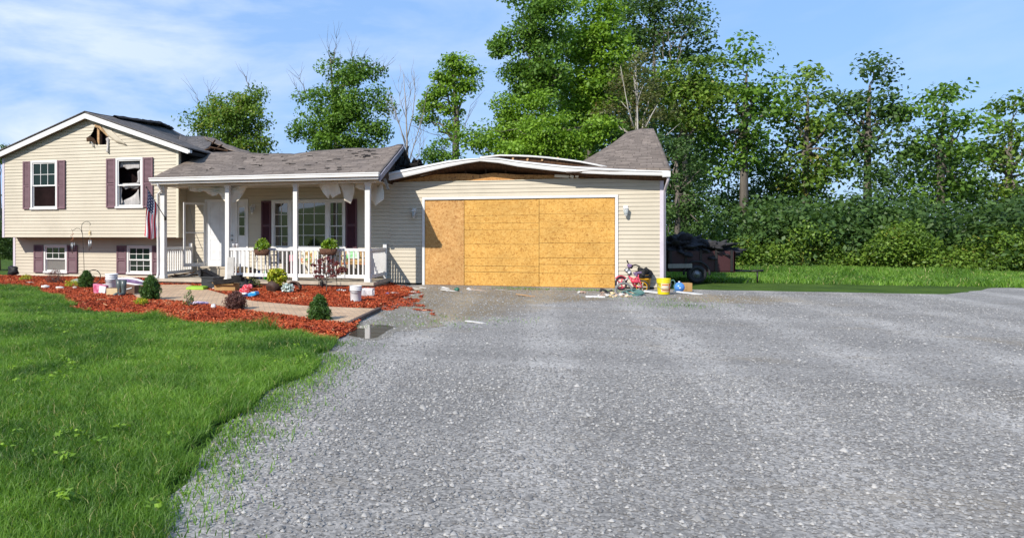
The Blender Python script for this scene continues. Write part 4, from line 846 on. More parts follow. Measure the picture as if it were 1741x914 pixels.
# rear collapsed sheet of shingles, and the black hollow under it
def sheet_between(name, topx, botx, mat, thick=.03, **pr):
    n = len(topx) - 1
    def f(u, v):
        i = min(int(u * n), n - 1); t = u * n - i; a = topx[i].lerp(topx[i + 1], t); b = botx[i].lerp(botx[i + 1], t); q = b.lerp(a, v); q.z += .03 * noise.noise(q * 2.0) ; return q
    return grid_surface(name, f, n * 6, 8, mat, H, thick, ((topx[-1] - topx[0]).length, 1.6), **pr)
T1 = [W(306, 229, 4.2), W(320, 231.5, 4.3), W(334, 231.8, 4.4), W(346, 231, 4.5), W(364, 235, 4.5)]
B1 = [W(300, 252, 1.6), W(318, 259, 1.3), W(334, 260, 1.2), W(350, 254, 1.6), W(357, 247, 2.4)]
sheet_between('collapsed_roof', T1, B1, 'shingledark')
T2 = [W(346, 230.8, 4.5), W(364, 234.8, 4.4), W(385.5, 244.5, 3.8), W(407, 252.4, 3.2), W(426, 257.5, 2.6)]
B2 = [W(352, 236, 3.4), W(371, 245.5, 3.0), W(389, 253.5, 2.4), W(407, 258.5, 1.8), W(424, 260.5, 1.4)]
sheet_between('collapsed_roof', T2, B2, 'shingle')
m = MB(); m.prism([W(349, 262, 4.6), W(352, 240, 4.6), W(366, 238, 4.6), (W(390, 250, 4.6)), W(412, 262, 4.6)], (0, .05, 0)); m.build('hollow_backing', 'unlitblack', H)  # flat black panel, the darkness of the opening painted on
m = MB()
for (a, b, y) in (((353, 256), (366, 238), 3.0), ((362, 257), (378, 246), 2.6), ((356, 250), (388, 257), 2.0), ((330, 262), (358, 252), 1.2)): m.tube([W(*a, y), W(*b, y)], .03, 4)
m.build('charred_rafter', 'char', H)
# ---- garage roof: bowed fascia, fallen deck, and the slope still standing
fas = [(654, 295, 308), (671, 291, 305), (695, 286.5, 299), (717, 282, 294), (740, 277.5, 288.5), (763, 273, 283.5), (790, 270, 278), (816, 268.5, 274), (848, 268.5, 277), (880, 273, 283), (930, 278.5, 289), (964, 282, 292.5), (1000, 284.5, 295), (1047, 287.2, 297), (1090, 288.6, 297.8), (1137, 290, 299)]
YGF = -.45
tp = [W(x, a, YGF) for x, a, b in fas]; bt = [W(x, b, YGF) for x, a, b in fas]
m = MB(); k = 0
for i, (a, b) in enumerate(zip(tp, bt)):
    h = a.z - b.z
    prof = [(YGF, a.z), (YGF - .035, a.z - h * .12), (YGF - .035, a.z - h * .30), (YGF - .012, a.z - h * .36), (YGF - .012, a.z - h * .8), (YGF + .0, b.z), (YGF + .03, b.z), (YGF + .03, a.z)]
    m.v += [(a.x, y, z) for y, z in prof]
n = 8
for i in range(len(fas) - 1):
    for j in range(n): m.f.append((i * n + j, i * n + (j + 1) % n, (i + 1) * n + (j + 1) % n, (i + 1) * n + j))
m.f.append(tuple(range(n))); m.f.append(tuple((len(fas) - 1) * n + j for j in range(n))); m.build('garage_fascia', 'trim', H, label='white bowed eave board over the boarded garage opening')
# underside soffit strip hanging below the fascia, left half
rs = [(816, 267.2), (850, 263.6), (880, 264.2), (905, 265.3), (930, 267.3), (960, 270.8), (987, 274.5), (1015, 280), (1044, 286.2)]
m = MB(); m.tube([W(x, y, -.12) for x, y in rs], .016, 6); m.tube([W(x, y + 1.2, -.12) for x, y in rs], .014, 6); m.build('bent_gutter_strip', 'trim', H, True)
q = [W(x, y + 1.5, -.05) for x, y in rs]; m = MB(); m.prism(q + [Vector((p.x, -.05, p.z)) for p in (W(1040, 292, -.05), W(930, 290, -.05), W(830, 282, -.05))], (0, .03, 0)); m.build('burnt_roof_edge', 'deckwood', H)
m = MB()
for x in (872, 897, 922, 948): p = W(x, 270.5, -.07); m.obox((p.x, -.07, p.z), (.05, .03, .1), (0, .2, 0))
m.build('rafter_tail', 'rawwood', H)
def fallen(u, v):
    i = u * (len(tp) - 1); k_ = min(int(i), len(tp) - 2); a = tp[k_].lerp(tp[k_ + 1], i - k_); y = YGF + .03 + v * 5.5
    return Vector((a.x, y, a.z - .05 - v * 1.6 - .1 * math.sin(v * 3) * (1 + noise.noise(Vector((a.x, v * 3, 1))))))
grid_surface('fallen_roof_deck', fallen, 45, 12, 'shingledark', H, .03, (7.1, 5), matback='deckwood')
# standing slope at the right end
lft = [(985, 274), (997, 267), (1013.8, 255.5), (1024, 248.5), (1035.5, 241.8), (1046, 234.5), (1055.6, 227.6), (1061, 223.5), (1067, 219.8)]
# slope plane: z = 2.97 + (y + .47) * .437
KS = .437
def onslope(px, py, lift=0.0):
    d = ray(px, py); t = (2.97 + lift + (CAM.y + .47) * KS - CAM.z) / (d.z - KS * d.y); return CAM + d * t
LP = [onslope(*p) for p in lft]
LY = [p.y for p in LP]; LXs = [p.x for p in LP]
YRG = onslope(1107, 218).y
def gslope(u, v):
    y = -.47 + v * (YRG + .47); xr_ = 3.70 + .02 * math.sin(v * 2); 
    xl_ = float(np.interp(y, LY, LXs)) if y > LY[0] else float(np.interp(y, [-.47, LY[0]], [1.25, LXs[0]]))
    x = xl_ + (xr_ - xl_) * u; z = 2.97 + (y + .47) * KS
    z += .03 * noise.noise(Vector((x * 1.5, y * 1.5, 7))) * (1 - v * .6) - .09 * max(0, 1 - u * 2.2) * math.sin(v * 2.2)
    return Vector((x, y, z))
grid_surface('garage_roof', gslope, 36, 26, 'shingle', H, .04, (2.6, 3.7), label='shingled slope of the garage roof still standing at the right end')
def gback(u, v):
    p = gslope(u, 1); return Vector((p.x + (1 - u) * v * 0.3, p.y + v * 3.2, p.z - v * 3.2 * KS))
grid_surface('garage_roof', gback, 8, 6, 'shingledark', H, .04, (1, 3.5))
m = MB(); m.prism([(XG, -.0, 2.88), (XG, 6.2, 2.88), (XG, YRG, 2.88 + (YRG + .3) * KS - .06)], (-.03, 0, 0)); m.build('gable_end', 'siding', H)
# box end, downspout at the right corner
p = W(1131, 295, -.5); m = MB(); m.box((p.x - .06, -.52, p.z - .085), (p.x + .12, -.40, p.z + .06)); m.build('gutter_end', 'trim', H, bevel=.01)
m = MB(); m.tube([(3.64, -.45, 2.84), (3.64, -.43, 2.72), (3.63, -.25, 2.60), (3.625, -.02, 2.50), (3.625, .06, 2.4), (3.625, .06, .15)], .034, 8); m.build('downspout', 'lavender', H, True)
# charred rubble between the porch roof and the garage
m = MB(); m.obox(W(683, 272, 1.1), (.10, .1, .85), (0, .06, 0)); m.obox(W(677, 280, .6), (.12, .3, .5), (.2, .3, 0)); m.obox(W(690, 262, 1.6), (.05, .05, .5), (0, .3, 0)); m.build('charred_post', 'black', H)
m = MB(); m.blob(W(672, 292, .6), (.55, .5, .22), 3, .7, fr=4); m.blob(W(690, 289, 1.0), (.5, .5, .18), 5, .7, fr=4); m.blob(W(708, 284, 1.2), (.16, .3, .2), 8, .6, fr=4); m.prism([W(700, 287, .9), W(706, 276, .9), W(715, 281, .9), W(717, 285, .9)], (0, .4, 0)); m.build('charred_rubble', 'black', H)
M['coir'] = pm('brown_coir', (0.16, 0.075, 0.04), (0.08, 0.035, 0.02), 20, 0.9, 0.8, 60)
M['darkbarrel'] = pm('dark_brown_barrel', (0.09, 0.045, 0.03), (0.04, 0.02, 0.015), 8, 0.7, 0.3, 20)
M['limegreen'] = leafmat('fresh_green_leaves', (0.05, 0.13, 0.01), (0.26, 0.38, 0.03), (0.5, 0.5, 0.35), trans=0.3)
# ================================================================== TREES
def limb(m, a, b, r0, r1, wob=.15, n=6, seg=6):
    a, b = Vector(a), Vector(b); L_ = (b - a).length; pts = []
    for i in range(seg + 1):
        t = i / seg; q = a.lerp(b, t); q += Vector((rnd.uniform(-1, 1), rnd.uniform(-1, 1), rnd.uniform(-.4, .4))) * wob * L_ * .12 * math.sin(t * math.pi)
        pts.append(q)
    m.tube(pts, [r0 + (r1 - r0) * (i / seg) for i in range(seg + 1)], n); return pts
def crown_clumps(ells, Y, dens=1.0, cs=.55, depth=1.0, name_=''):
    """ells: (px, py, rx, ry) in picture pixels on the plane Y -> clump centres filling the ellipsoids, denser towards their skin"""
    out = []
    for e in ells:
        px, py, rx, ry = e[:4]; yy = Y + (e[4] if len(e) > 4 else 0); c = W(px, py, yy); s = (W(px + 10, py, yy) - W(px - 10, py, yy)).length / 20; a, b = rx * s, ry * s; d = (a + b) / 2 * depth
        n = max(4, int(dens * (6.2 if name_ == 'woodland_tree' else 4.9) * 4.19 * a * b * d / (4.19 * cs ** 3) * .55)); D = RNG.normal(size=(n, 3)); D /= np.linalg.norm(D, axis=1)[:, None]; r = RNG.random(n) ** .42
        r *= 0.82 + 0.34 * np.array([noise.noise(Vector(q) * 2.3 + Vector((px * .1, 0, 0))) for q in D]) 
        r = np.where(RNG.random(n) < .13, r * 1.28, r)
        out.append(np.array(c)[None] + D * r[:, None] * np.array([a, d, b])[None])
    return np.concatenate(out)
def tree(name, label, ells, Y, trunk_px, leafmat_='leaf', bark='barktree', leaf=.16, per=70, cs=.55, dens=1.0, base_r=.16, group=None, tw=0, tops=(), twmat='deadbark', limbs=14, depth=1.0):
    if name == 'woodland_tree': ells = [(e[0], e[1], e[2] * 1.22, e[3] * 1.22) + tuple(e[4:]) for e in ells]
    if name == 'birch_tree': ells = [(e[0], e[1], e[2] * 1.15, e[3] * 1.15) for e in ells]
    base = W(trunk_px[0][0], 400, Y); base.z = 0; t = thing(name, label, 'tree', base, group)
    C_ = crown_clumps(ells, Y, dens, cs, depth, name); C_ = C_[C_[:, 2] > .5]
    sp = cs * (0.8 + .65 * RNG.random(len(C_)))
    o = leaves('crown', C_, leafmat_, t, leaf * .84, int(per * 1.3), sp, .62)
    m = MB(); pts = [base] + [W(x, y, Y) for x, y in trunk_px[1:]]; n = len(pts)
    rr = [base_r * (1 - .8 * i / max(1, n - 1)) for i in range(n)]; m.tube(pts, rr, 8)
    idx = RNG.choice(len(C_), min(limbs, len(C_)), replace=False)
    for i in idx:
        c = Vector(C_[i]); k = min(range(1, n), key=lambda q: abs(pts[q].z - (c.z - 1.0))) if n > 1 else 0; k = max(1, k) if n > 1 else 0
        limb(m, pts[k], c, rr[k] * .55, .012, .9)
    for (x0, y0, x1, y1) in tops:
        a, b = W(x0, y0, Y), W(x1, y1, Y); pp = limb(m, a, b, .03, .006, .5, 5)
        for q in range(tw):
            i = rnd.randint(2, 6); d = (b - a).normalized() * rnd.uniform(.3, .9) + Vector((rnd.uniform(-.5, .5), rnd.uniform(-.4, .4), rnd.uniform(0, .3))); limb(m, pp[i], pp[i] + d, .009, .003, .5, 4, 3)
    m.build('trunk', bark, t, True); return t
tree('leafy_tree', 'broad yellow green tree behind the dip between the two left roofs', [(398, 205, 58, 48), (425, 165, 30, 26), (345, 205, 32, 26), (450, 205, 27, 22), (370, 178, 24, 20), (400, 250, 80, 30), (340, 235, 24, 22)], 14, [(400, 400), (402, 260), (405, 200), (420, 165)], 'leafolive', tops=((345, 190, 330, 155), (352, 188, 356, 152), (424, 150, 418, 128)), tw=5, dens=.85, per=75, leaf=.17)
tree('leafy_tree', 'tall dark green tree with bare twigs on top behind the porch roof', [(565, 115, 24, 22), (590, 130, 38, 32), (545, 165, 40, 24), (600, 175, 45, 34), (635, 165, 27, 18), (565, 205, 60, 34), (625, 215, 36, 30), (570, 245, 70, 28), (652, 232, 20, 26), (512, 228, 26, 20), (620, 115, 16, 16), (640, 125, 12, 10), (655, 180, 14, 8)], 16, [(572, 400), (572, 230), (566, 160), (562, 100)], 'leaf', tops=((563, 110, 556, 72), (566, 108, 572, 66), (600, 120, 598, 74), (604, 118, 622, 92), (608, 120, 640, 108), (640, 128, 658, 112), (520, 160, 508, 130), (516, 175, 503, 148), (556, 170, 560, 100), (566, 180, 578, 110)), tw=6, dens=.95, per=75, leaf=.18)
tree('slender_tree', 'narrow open tree with clumped foliage standing alone left of the woods', [(768, 103, 13, 10), (784, 106, 12, 9), (775, 118, 24, 12), (796, 124, 13, 10), (750, 128, 12, 8), (768, 134, 26, 13), (795, 142, 20, 12), (742, 148, 20, 12), (762, 156, 28, 13), (735, 168, 22, 11), (726, 184, 16, 10), (730, 200, 18, 10), (755, 185, 22, 13), (778, 185, 14, 22), (796, 152, 14, 12), (768, 215, 18, 14)], 15, [(772, 400), (775, 240), (776, 190), (772, 140), (768, 105)], 'leafbright', tops=((775, 220, 735, 196), (772, 240, 720, 222), (780, 240, 800, 180)), tw=5, dens=.9, per=75, leaf=.18, base_r=.2, cs=.45)
tree('low_tree', 'low bushy tree under the slender tree behind the garage', [(752, 248, 30, 20), (770, 262, 40, 20), (735, 268, 16, 10), (790, 235, 20, 22)], 14, [(755, 400), (755, 250)], 'leaf', dens=.9, leaf=.17, limbs=8, base_r=.08)
# bare tree
t = thing('bare_tree', 'thin leafless grey tree between the porch roof and the slender tree', 'tree', G(695, 488)); t.location = W(695, 400, 14); t.location.z = 0
m = MB(); Yb = 14
def B(*p): return [W(x, y, Yb) for x, y in p]
for pts, r in ((((697, 400), (694, 300), (692, 240), (690, 180), (686, 126)), .075), (((693, 260), (680, 215), (664, 165), (658, 150)), .035), (((692, 235), (702, 195), (706, 150), (700, 128)), .03), (((694, 280), (706, 240), (718, 200), (726, 160)), .03), (((690, 200), (680, 170), (676, 130)), .018), (((693, 250), (676, 205), (660, 200)), .018), (((702, 250), (716, 225), (712, 200)), .016), (((694, 290), (712, 262), (716, 225)), .02), (((691, 190), (698, 160), (694, 135)), .015), (((680, 215), (668, 190), (655, 185)), .012), (((700, 275), (716, 262), (720, 240)), .014)):
    q = B(*pts); m.tube(q, [r * (1 - .85 * i / (len(q) - 1)) for i in range(len(q))], 6)
    for _ in range(9):
        i = rnd.randint(1, len(q) - 1); a = q[i - 1].lerp(q[i], rnd.random()); limb(m, a, a + Vector((rnd.uniform(-.5, .5), rnd.uniform(-.3, .3), rnd.uniform(.3, 1.0))), .009, .003, .6, 4, 3)
m.build('trunk', 'deadbark', t, True)
GR_ = None
tree('woodland_tree', 'tall tree at the left edge of the woods leaning its crown over the garage', [(905, 20, 38, 34), (880, 70, 40, 24), (925, 60, 42, 34), (905, 110, 46, 30), (862, 78, 22, 14), (875, 125, 30, 22), (930, 135, 40, 30), (940, 10, 34, 30), (900, 150, 40, 26)], 18, [(925, 400), (926, 260), (924, 160), (915, 60)], 'leaf', dens=.8, leaf=.21, per=72, cs=.62, base_r=.24, tops=((924, 130, 922, 40), (905, 130, 898, 70)))
tree('woodland_tree', 'pale green tree with layered branches in front of the tall leaning tree', [(862, 185, 26, 22), (890, 200, 36, 24), (860, 220, 28, 20), (915, 175, 30, 22), (900, 235, 44, 26), (845, 240, 18, 18), (870, 165, 16, 14)], 15.5, [(870, 400), (870, 280), (868, 210)], 'leafbright', dens=.75, leaf=.17, per=70, cs=.5, base_r=.1)
tree('woodland_tree', 'tallest bright green tree in the middle of the woods', [(1010, 15, 44, 30), (1000, 60, 46, 34), (975, 95, 34, 30), (1030, 70, 36, 36), (1050, 110, 34, 30), (985, 140, 40, 34), (1020, 150, 44, 36), (1000, 195, 50, 34), (965, 180, 30, 30)], 20, [(1000, 400), (1000, 260), (1005, 150), (1010, 60)], 'leafbright', dens=.72, leaf=.23, per=72, cs=.68, base_r=.28)
tree('woodland_tree', 'rounded yellow green tree low behind the bowed garage roof', [(880, 255, 44, 24), (930, 245, 40, 28), (905, 222, 30, 22), (975, 245, 36, 28), (1005, 235, 30, 24), (842, 258, 20, 14), (1030, 215, 30, 24), (950, 215, 28, 24), (820, 225, 22, 18), (812, 250, 24, 16)], 13.5, [(930, 400), (930, 300), (932, 230)], 'leafbright', dens=.8, leaf=.17, per=72, cs=.5, base_r=.14)
tree('birch_tree', 'olive brown leaved tree with pale forked trunk above the standing garage roof', [(1080, 105, 34, 32), (1060, 145, 34, 30), (1100, 150, 36, 34), (1045, 180, 30, 26), (1120, 190, 34, 30), (1030, 195, 22, 18), (1085, 195, 34, 24)], 15, [(1084, 400), (1083, 240), (1083, 165), (1080, 100)], 'leafbrown', 'palebark', dens=.50, leaf=.14, per=62, cs=.5, base_r=.13, limbs=6, tops=((1083, 165, 1078, 128), (1083, 175, 1094, 142), (1075, 215, 1055, 115), (1095, 215, 1118, 175)), tw=2)
# bright front branches of the birch, outside its leaves
t = thing('birch_sapling', 'slim pale multi stemmed birch right behind the standing garage roof', 'tree', (W(1083, 400, 11.6).x, 11.6, 0))
m = MB(); Yb = 11.6
for pts, r in ((((1084, 400), (1084, 216), (1083, 165), (1084, 140)), .04), (((1083, 172), (1080, 150), (1077, 128)), .03), (((1083, 180), (1088, 160), (1094, 145)), .03), (((1078, 216), (1068, 185), (1058, 130), (1055, 112)), .022), (((1098, 216), (1108, 195), (1118, 178)), .03), (((1072, 190), (1062, 180), (1056, 172)), .022), (((1130, 232), (1142, 222), (1156, 210)), .015)):
    q = B(*pts); m.tube(q, [r * (1 - .7 * i / (len(q) - 1)) for i in range(len(q))], 6)
m.build('trunk', 'palebark', t, True)
leaves('crown', crown_clumps([(1070, 150, 26, 30), (1100, 135, 24, 26), (1085, 105, 20, 16)], 11.6, .42, .4), 'leafbrown', t, .10, 40, .4, .62)
tree('woodland_tree', 'dark tree rising past the top right edge of the woods', [(1090, 20, 40, 30), (1075, 60, 34, 30), (1115, 60, 26, 28), (1110, 10, 30, 24), (1165, 20, 34, 34), (1180, 60, 30, 30)], 24, [(1110, 400), (1112, 200), (1112, 60)], 'leafdark', dens=.62, leaf=.24, per=70, cs=.72, base_r=.25)
tree('woodland_tree', 'olive green spreading tree on the right side of the woods', [(1140, 125, 36, 32), (1170, 150, 40, 36), (1130, 170, 34, 30), (1165, 205, 42, 36), (1200, 120, 34, 36), (1205, 180, 36, 40)], 17, [(1165, 400), (1165, 260), (1165, 150)], 'leafolive', dens=.68, leaf=.19, per=70, cs=.6, base_r=.2, tops=((1140, 110, 1136, 50), (1152, 110, 1158, 62), (1128, 100, 1128, 70)), tw=4)
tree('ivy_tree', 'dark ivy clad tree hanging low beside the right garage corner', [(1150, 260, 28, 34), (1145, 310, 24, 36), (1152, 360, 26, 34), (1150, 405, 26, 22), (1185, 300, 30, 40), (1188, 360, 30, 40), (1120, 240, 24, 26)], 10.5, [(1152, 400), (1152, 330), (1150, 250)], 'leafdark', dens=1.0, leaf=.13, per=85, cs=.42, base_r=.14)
for k, (cx_, top_, Y_, lb) in enumerate(((960, 40, 27, 'deep green tree standing furthest back behind the tallest bright tree'), (1060, -10, 28, 'deep green tree standing furthest back behind the olive brown birch'), (1160, 80, 26, 'deep green tree standing furthest back behind the right garage corner'))):
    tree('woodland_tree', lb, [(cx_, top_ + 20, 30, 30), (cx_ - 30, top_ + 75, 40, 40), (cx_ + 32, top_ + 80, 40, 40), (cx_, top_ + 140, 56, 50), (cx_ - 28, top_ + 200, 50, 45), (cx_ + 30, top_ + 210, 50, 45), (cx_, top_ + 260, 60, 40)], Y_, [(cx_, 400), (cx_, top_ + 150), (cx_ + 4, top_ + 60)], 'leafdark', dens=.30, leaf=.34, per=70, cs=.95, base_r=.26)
# the same woods carry on to the right of the garage
for k, (cx_, top_, Y_, mt, lb) in enumerate(((1265, 70, 18, 'leaf', 'wide green tree first beyond the ivy clad tree'), (1370, 105, 20, 'leafolive', 'yellowing tree in the middle of the far right tree row'), (1475, 85, 21, 'leafdark', 'dark tree second from the end of the far right tree row'), (1600, 130, 20, 'leaf', 'mid green tree at the far right end of the tree row'), (1715, 150, 21, 'leafolive', 'last yellowing tree cut off by the right edge of the view'))):
    r_ = 46; tree('woodland_tree', lb, [(cx_, top_ + 30, r_ * .7, 34), (cx_ - 30, top_ + 80, r_, 42), (cx_ + 32, top_ + 85, r_, 42), (cx_, top_ + 130, r_ * 1.3, 50), (cx_ - 25, top_ + 185, r_ * 1.1, 45), (cx_ + 28, top_ + 190, r_ * 1.1, 45)], Y_, [(cx_, 400), (cx_, top_ + 150), (cx_ + 4, top_ + 60)], mt, dens=.42, leaf=.26, per=64, cs=.78, base_r=.24)
tree('background_tree', 'small round tree peeking over the left roof edge', [(-8, 262, 22, 14), (6, 268, 8, 12)], 16, [(0, 400), (0, 300)], 'leafdark', dens=.9, limbs=3, leaf=.17)
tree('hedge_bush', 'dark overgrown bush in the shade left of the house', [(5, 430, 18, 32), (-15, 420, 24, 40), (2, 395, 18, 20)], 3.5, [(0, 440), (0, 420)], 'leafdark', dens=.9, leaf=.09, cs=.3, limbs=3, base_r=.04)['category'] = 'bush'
# undergrowth behind everything: uncountable
cl = []
for i in range(420):
    px_ = rnd.uniform(-60, 1900); Y_ = rnd.uniform(19, 27); hmax = 3.2 if px_ < 820 else 8.0 if px_ < 1250 else 2.6 + 3.2 * (.5 + .5 * math.sin(px_ * .021))
    if 250 < px_ < 820: hmax = 2.8
    p = W(px_, 400, Y_); cl.append((p.x, p.y, rnd.random() ** .8 * hmax))
for i in range(150):
    p = W(rnd.uniform(1150, 1900), 400, rnd.uniform(13, 18)); cl.append((p.x, p.y, rnd.random() * 2.4))
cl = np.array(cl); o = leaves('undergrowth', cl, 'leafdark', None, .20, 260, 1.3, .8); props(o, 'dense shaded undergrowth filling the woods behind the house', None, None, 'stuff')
cl = []
for i in range(260):
    px_ = rnd.uniform(1190, 1900); Y_ = rnd.uniform(12.2, 14.5); p = W(px_, 400, Y_); cl.append((p.x, p.y, rnd.random() * (.5 + 1.6 * max(0, noise.noise(Vector((px_ * .012, 0, 3))) + .35))))
o = leaves('bramble', np.array(cl), 'leafolive', None, .11, 150, .55, .8); props(o, 'low mixed bramble growing in front of the far right trees', None, None, 'stuff')
# ================================================================== PLANTS IN THE BED
def shrub(name, label, cat, g, w, h, mat, leaf, n, per, pointed=.5, spread=.045, group=None, stems='barktree', dens_shell=.5, lean=0):
    t = thing(name, label, cat, (g.x, g.y, 0.02), group); u = RNG.random(n); a = RNG.uniform(0, 6.283, n); zz = u
    prof = np.sin(np.clip((zz + .10) / 1.12, 0, 1) ** (1 - pointed * .45) * np.pi) ** .62; prof = prof / prof.max()
    r = w / 2 * prof * (dens_shell + (1 - dens_shell) * RNG.random(n) ** .5) * (1 + .12 * np.sin(a * 3 + zz * 7) + .17 * RNG.normal(size=n)); zz = zz * (1 + .10 * RNG.random(n) ** 2 * (RNG.random(n) < .3))
    C_ = np.stack([g.x + r * np.cos(a) + lean * zz, g.y + r * np.sin(a), .03 + zz * h], 1)
    leaves('foliage', C_, mat, t, leaf, per, spread, 1.2, up=.1, aspect=.45)
    m = MB()
    for i in range(7):
        a_ = i * .9; limb(m, (g.x, g.y, .02), (g.x + .3 * w * math.cos(a_), g.y + .3 * w * math.sin(a_), h * .7), .012, .004, .5, 5, 4)
    m.build('stem', stems, t); return t
shrub('evergreen_shrub', 'rounded green shrub at the left, beside the striped bucket pile', 'shrub', G(147, 491), .34, .40, 'cedar', .03, 460, 22, .55)['label'] = 'rounded green evergreen shrub in front of the thin garden hook'
shrub('evergreen_shrub', 'tall rounded evergreen shrub left of the paver path near the grey boots', 'shrub', G(256, 512), .35, .45, 'cedar', .03, 600, 22, .4)
shrub('evergreen_shrub', 'cone shaped evergreen shrub between the paver path and the lawn', 'shrub', G(543, 547), .30, .37, 'cedar', .026, 640, 22, .9, .034)
shrub('barberry_bush', 'round dark red brown bush in front of the blue bag on the path edge', 'shrub', G(401, 529), .34, .30, 'barberry', .024, 520, 18, .15, .038)
shrub('barberry_bush', 'sparse brown twiggy bush below the lower left window', 'shrub', G(94, 483), .46, .36, 'barberry', .03, 120, 12, .2, .05)
shrub('small_weed', 'small straggly green weed at the lower edge of the paver path', 'weed', G(323, 523), .25, .26, 'cedar', .035, 34, 8, .5, .04)
shrub('small_weed', 'low light green weed clump in the mulch below the tall shrub', 'weed', G(240, 520), .26, .10, 'lime', .04, 60, 8, .2, .04)
shrub('small_weed', 'low green weed in the mulch nearest the left house corner', 'weed', G(43, 478), .34, .15, 'lime', .04, 50, 8, .2, .05)
shrub('small_weed', 'yellow green weed clump just left of the rounded shrub', 'weed', G(122, 490), .40, .16, 'lime', .035, 60, 8, .2, .05)
# red leaf sapling
g = G(555, 499); t = thing('red_leaf_sapling', 'young dark red leaved tree on a thin stem before the porch railing', 'tree', (g.x, g.y, .02)); m = MB(); Yb = g.y
P_ = B((555, 499), (555.5, 480), (555, 462)); m.tube(P_, [.014, .012, .010], 6)
tips = [(531, 448), (534, 462), (541, 442), (548, 438), (556, 436), (565, 441), (574, 446), (584, 452), (587, 460), (580, 461), (536, 470), (570, 468), (545, 468), (562, 458), (590, 455)]
cc = []
for x, y in tips:
    e = W(x, y, Yb + rnd.uniform(-.25, .25)); s_ = P_[1].lerp(P_[2], rnd.random()); pp = limb(m, s_, e, .007, .003, .8, 5, 5)
    for q in range(9): cc.append(pp[2].lerp(pp[5], q / 8) if False else pp[rnd.randint(2, 4)].lerp(pp[5], rnd.random()))
m.build('trunk', 'barktree', t, True); leaves('crown', np.array([tuple(c) for c in cc]), 'redleaf', t, .045, 9, .07, .6)
# barrel planter with bright plant, silver plant, toppled pot
g = G(470, 498); t = thing('barrel_planter', 'tipped half barrel planter with a bright yellow green plant', 'planter', (g.x, g.y, .02))
m = MB(); p = W(466, 484, g.y)
from mathutils import Euler
def ring_tube(m, c, r, axis_rot, rad, n=24, arc=(0, 6.283)):
    mt_ = Euler(axis_rot).to_matrix(); full = arc[1] - arc[0] > 6.2
    pts = [Vector(c) + mt_ @ Vector((r * math.cos(arc[0] + (arc[1] - arc[0]) * i / n), r * math.sin(arc[0] + (arc[1] - arc[0]) * i / n), 0)) for i in range(n if full else n + 1)]
    m.tube(pts, rad, 6, closed=full)
k = len(m.v); m.lathe((0, 0, 0), [(.10, -.13), (.15, -.12), (.18, 0), (.165, .12), (.15, .12), (.16, 0), (.12, -.09)], 20)
mt_ = Euler((R_(-50), R_(35), 0)).to_matrix(); m.v[k:] = [tuple(mt_ @ Vector(v) + Vector((p.x, g.y, .15))) for v in m.v[k:]]
m.build('barrel', 'darkbarrel', t, True)
c0 = W(471, 470, g.y); n = 120; D = RNG.normal(size=(n, 3)); D /= np.linalg.norm(D, axis=1)[:, None]; leaves('foliage', np.array(c0)[None] + D * np.array([.23, .17, .20]) * (RNG.random(n) ** .5)[:, None], 'lime', t, .065, 12, .055, .8)
g = G(490, 500); t = thing('silver_plant', 'silver leaved dusty plant spilling from a toppled dark pot', 'plant', (g.x, g.y, .02)); p = W(490, 490, g.y); n = 50; D = RNG.normal(size=(n, 3)); D /= np.linalg.norm(D, axis=1)[:, None]
leaves('foliage', np.array([p.x, p.y, .14])[None] + D * np.array([.13, .12, .10]) * .9, 'silver', t, .05, 12, .045, .8)
m = MB(); ring_tube(m, (p.x + .08, g.y + .12, .13), .15, (R_(80), 0, R_(15)), .03, 18, (0, 3.3)); ring_tube(m, (p.x + .09, g.y + .2, .12), .13, (R_(80), 0, R_(15)), .04, 18, (0, 3.3)); m.build('pot', 'darkbarrel', t, True)
# green plant between black bag and barrel
shrub('uprooted_plant', 'dull green plant fallen behind the red cloth', 'plant', G(430, 492), .5, .22, 'silver' if False else 'leafbrown', .05, 60, 10, .2, .06)
# plants in iron stands with fibre baskets at the railing
def stand(px, py, w, label):
    Yp = -2.12; c = W(px, py, Yp); t = thing('plant_stand', label, 'planter', (c.x, Yp, .02))
    m = MB(); 
    for s in (-1, 1):
        x = c.x + s * w * .40; m.tube([(x, Yp, c.z - .02), (x + s * .015, Yp, .5), (x + s * .03, Yp - .02, .25), (x + s * .05, Yp - .04, .02)], .009, 5)
        m.tube([(x, Yp, c.z - .1), (x - s * .07, Yp - .03, c.z - .2), (x - s * .03, Yp, c.z - .28)], .007, 5)
    m.tube([(c.x - w * .4, Yp, .45), (c.x + w * .4, Yp, .45)], .007, 5); m.tube([(c.x - w * .42, Yp, .16), (c.x + w * .42, Yp, .16)], .007, 5); m.build('stand', 'iron', t, True)
    m = MB(); k = len(m.v); m.lathe((c.x, Yp, c.z), [(w * .30, -.11), (w * .42, -.09), (w * .49, .05), (w * .45, .055), (w * .35, -.03)], 18, .55); m.build('basket', 'coir', t, True)
    n = 70; D = RNG.normal(size=(n, 3)); D /= np.linalg.norm(D, axis=1)[:, None]; D[:, 2] = np.abs(D[:, 2])
    leaves('foliage', np.array([c.x + .02, Yp, c.z + .06])[None] + D * np.array([w * .42, .15, .26]) * (RNG.random(n) ** .6)[:, None], 'limegreen', t, .075, 10, .06, .9); return t
stand(445, 427, .46, 'iron plant stand with green plant at the left half of the railing')
stand(558, 426, .50, 'iron plant stand with trailing green plant at the right half of the railing')
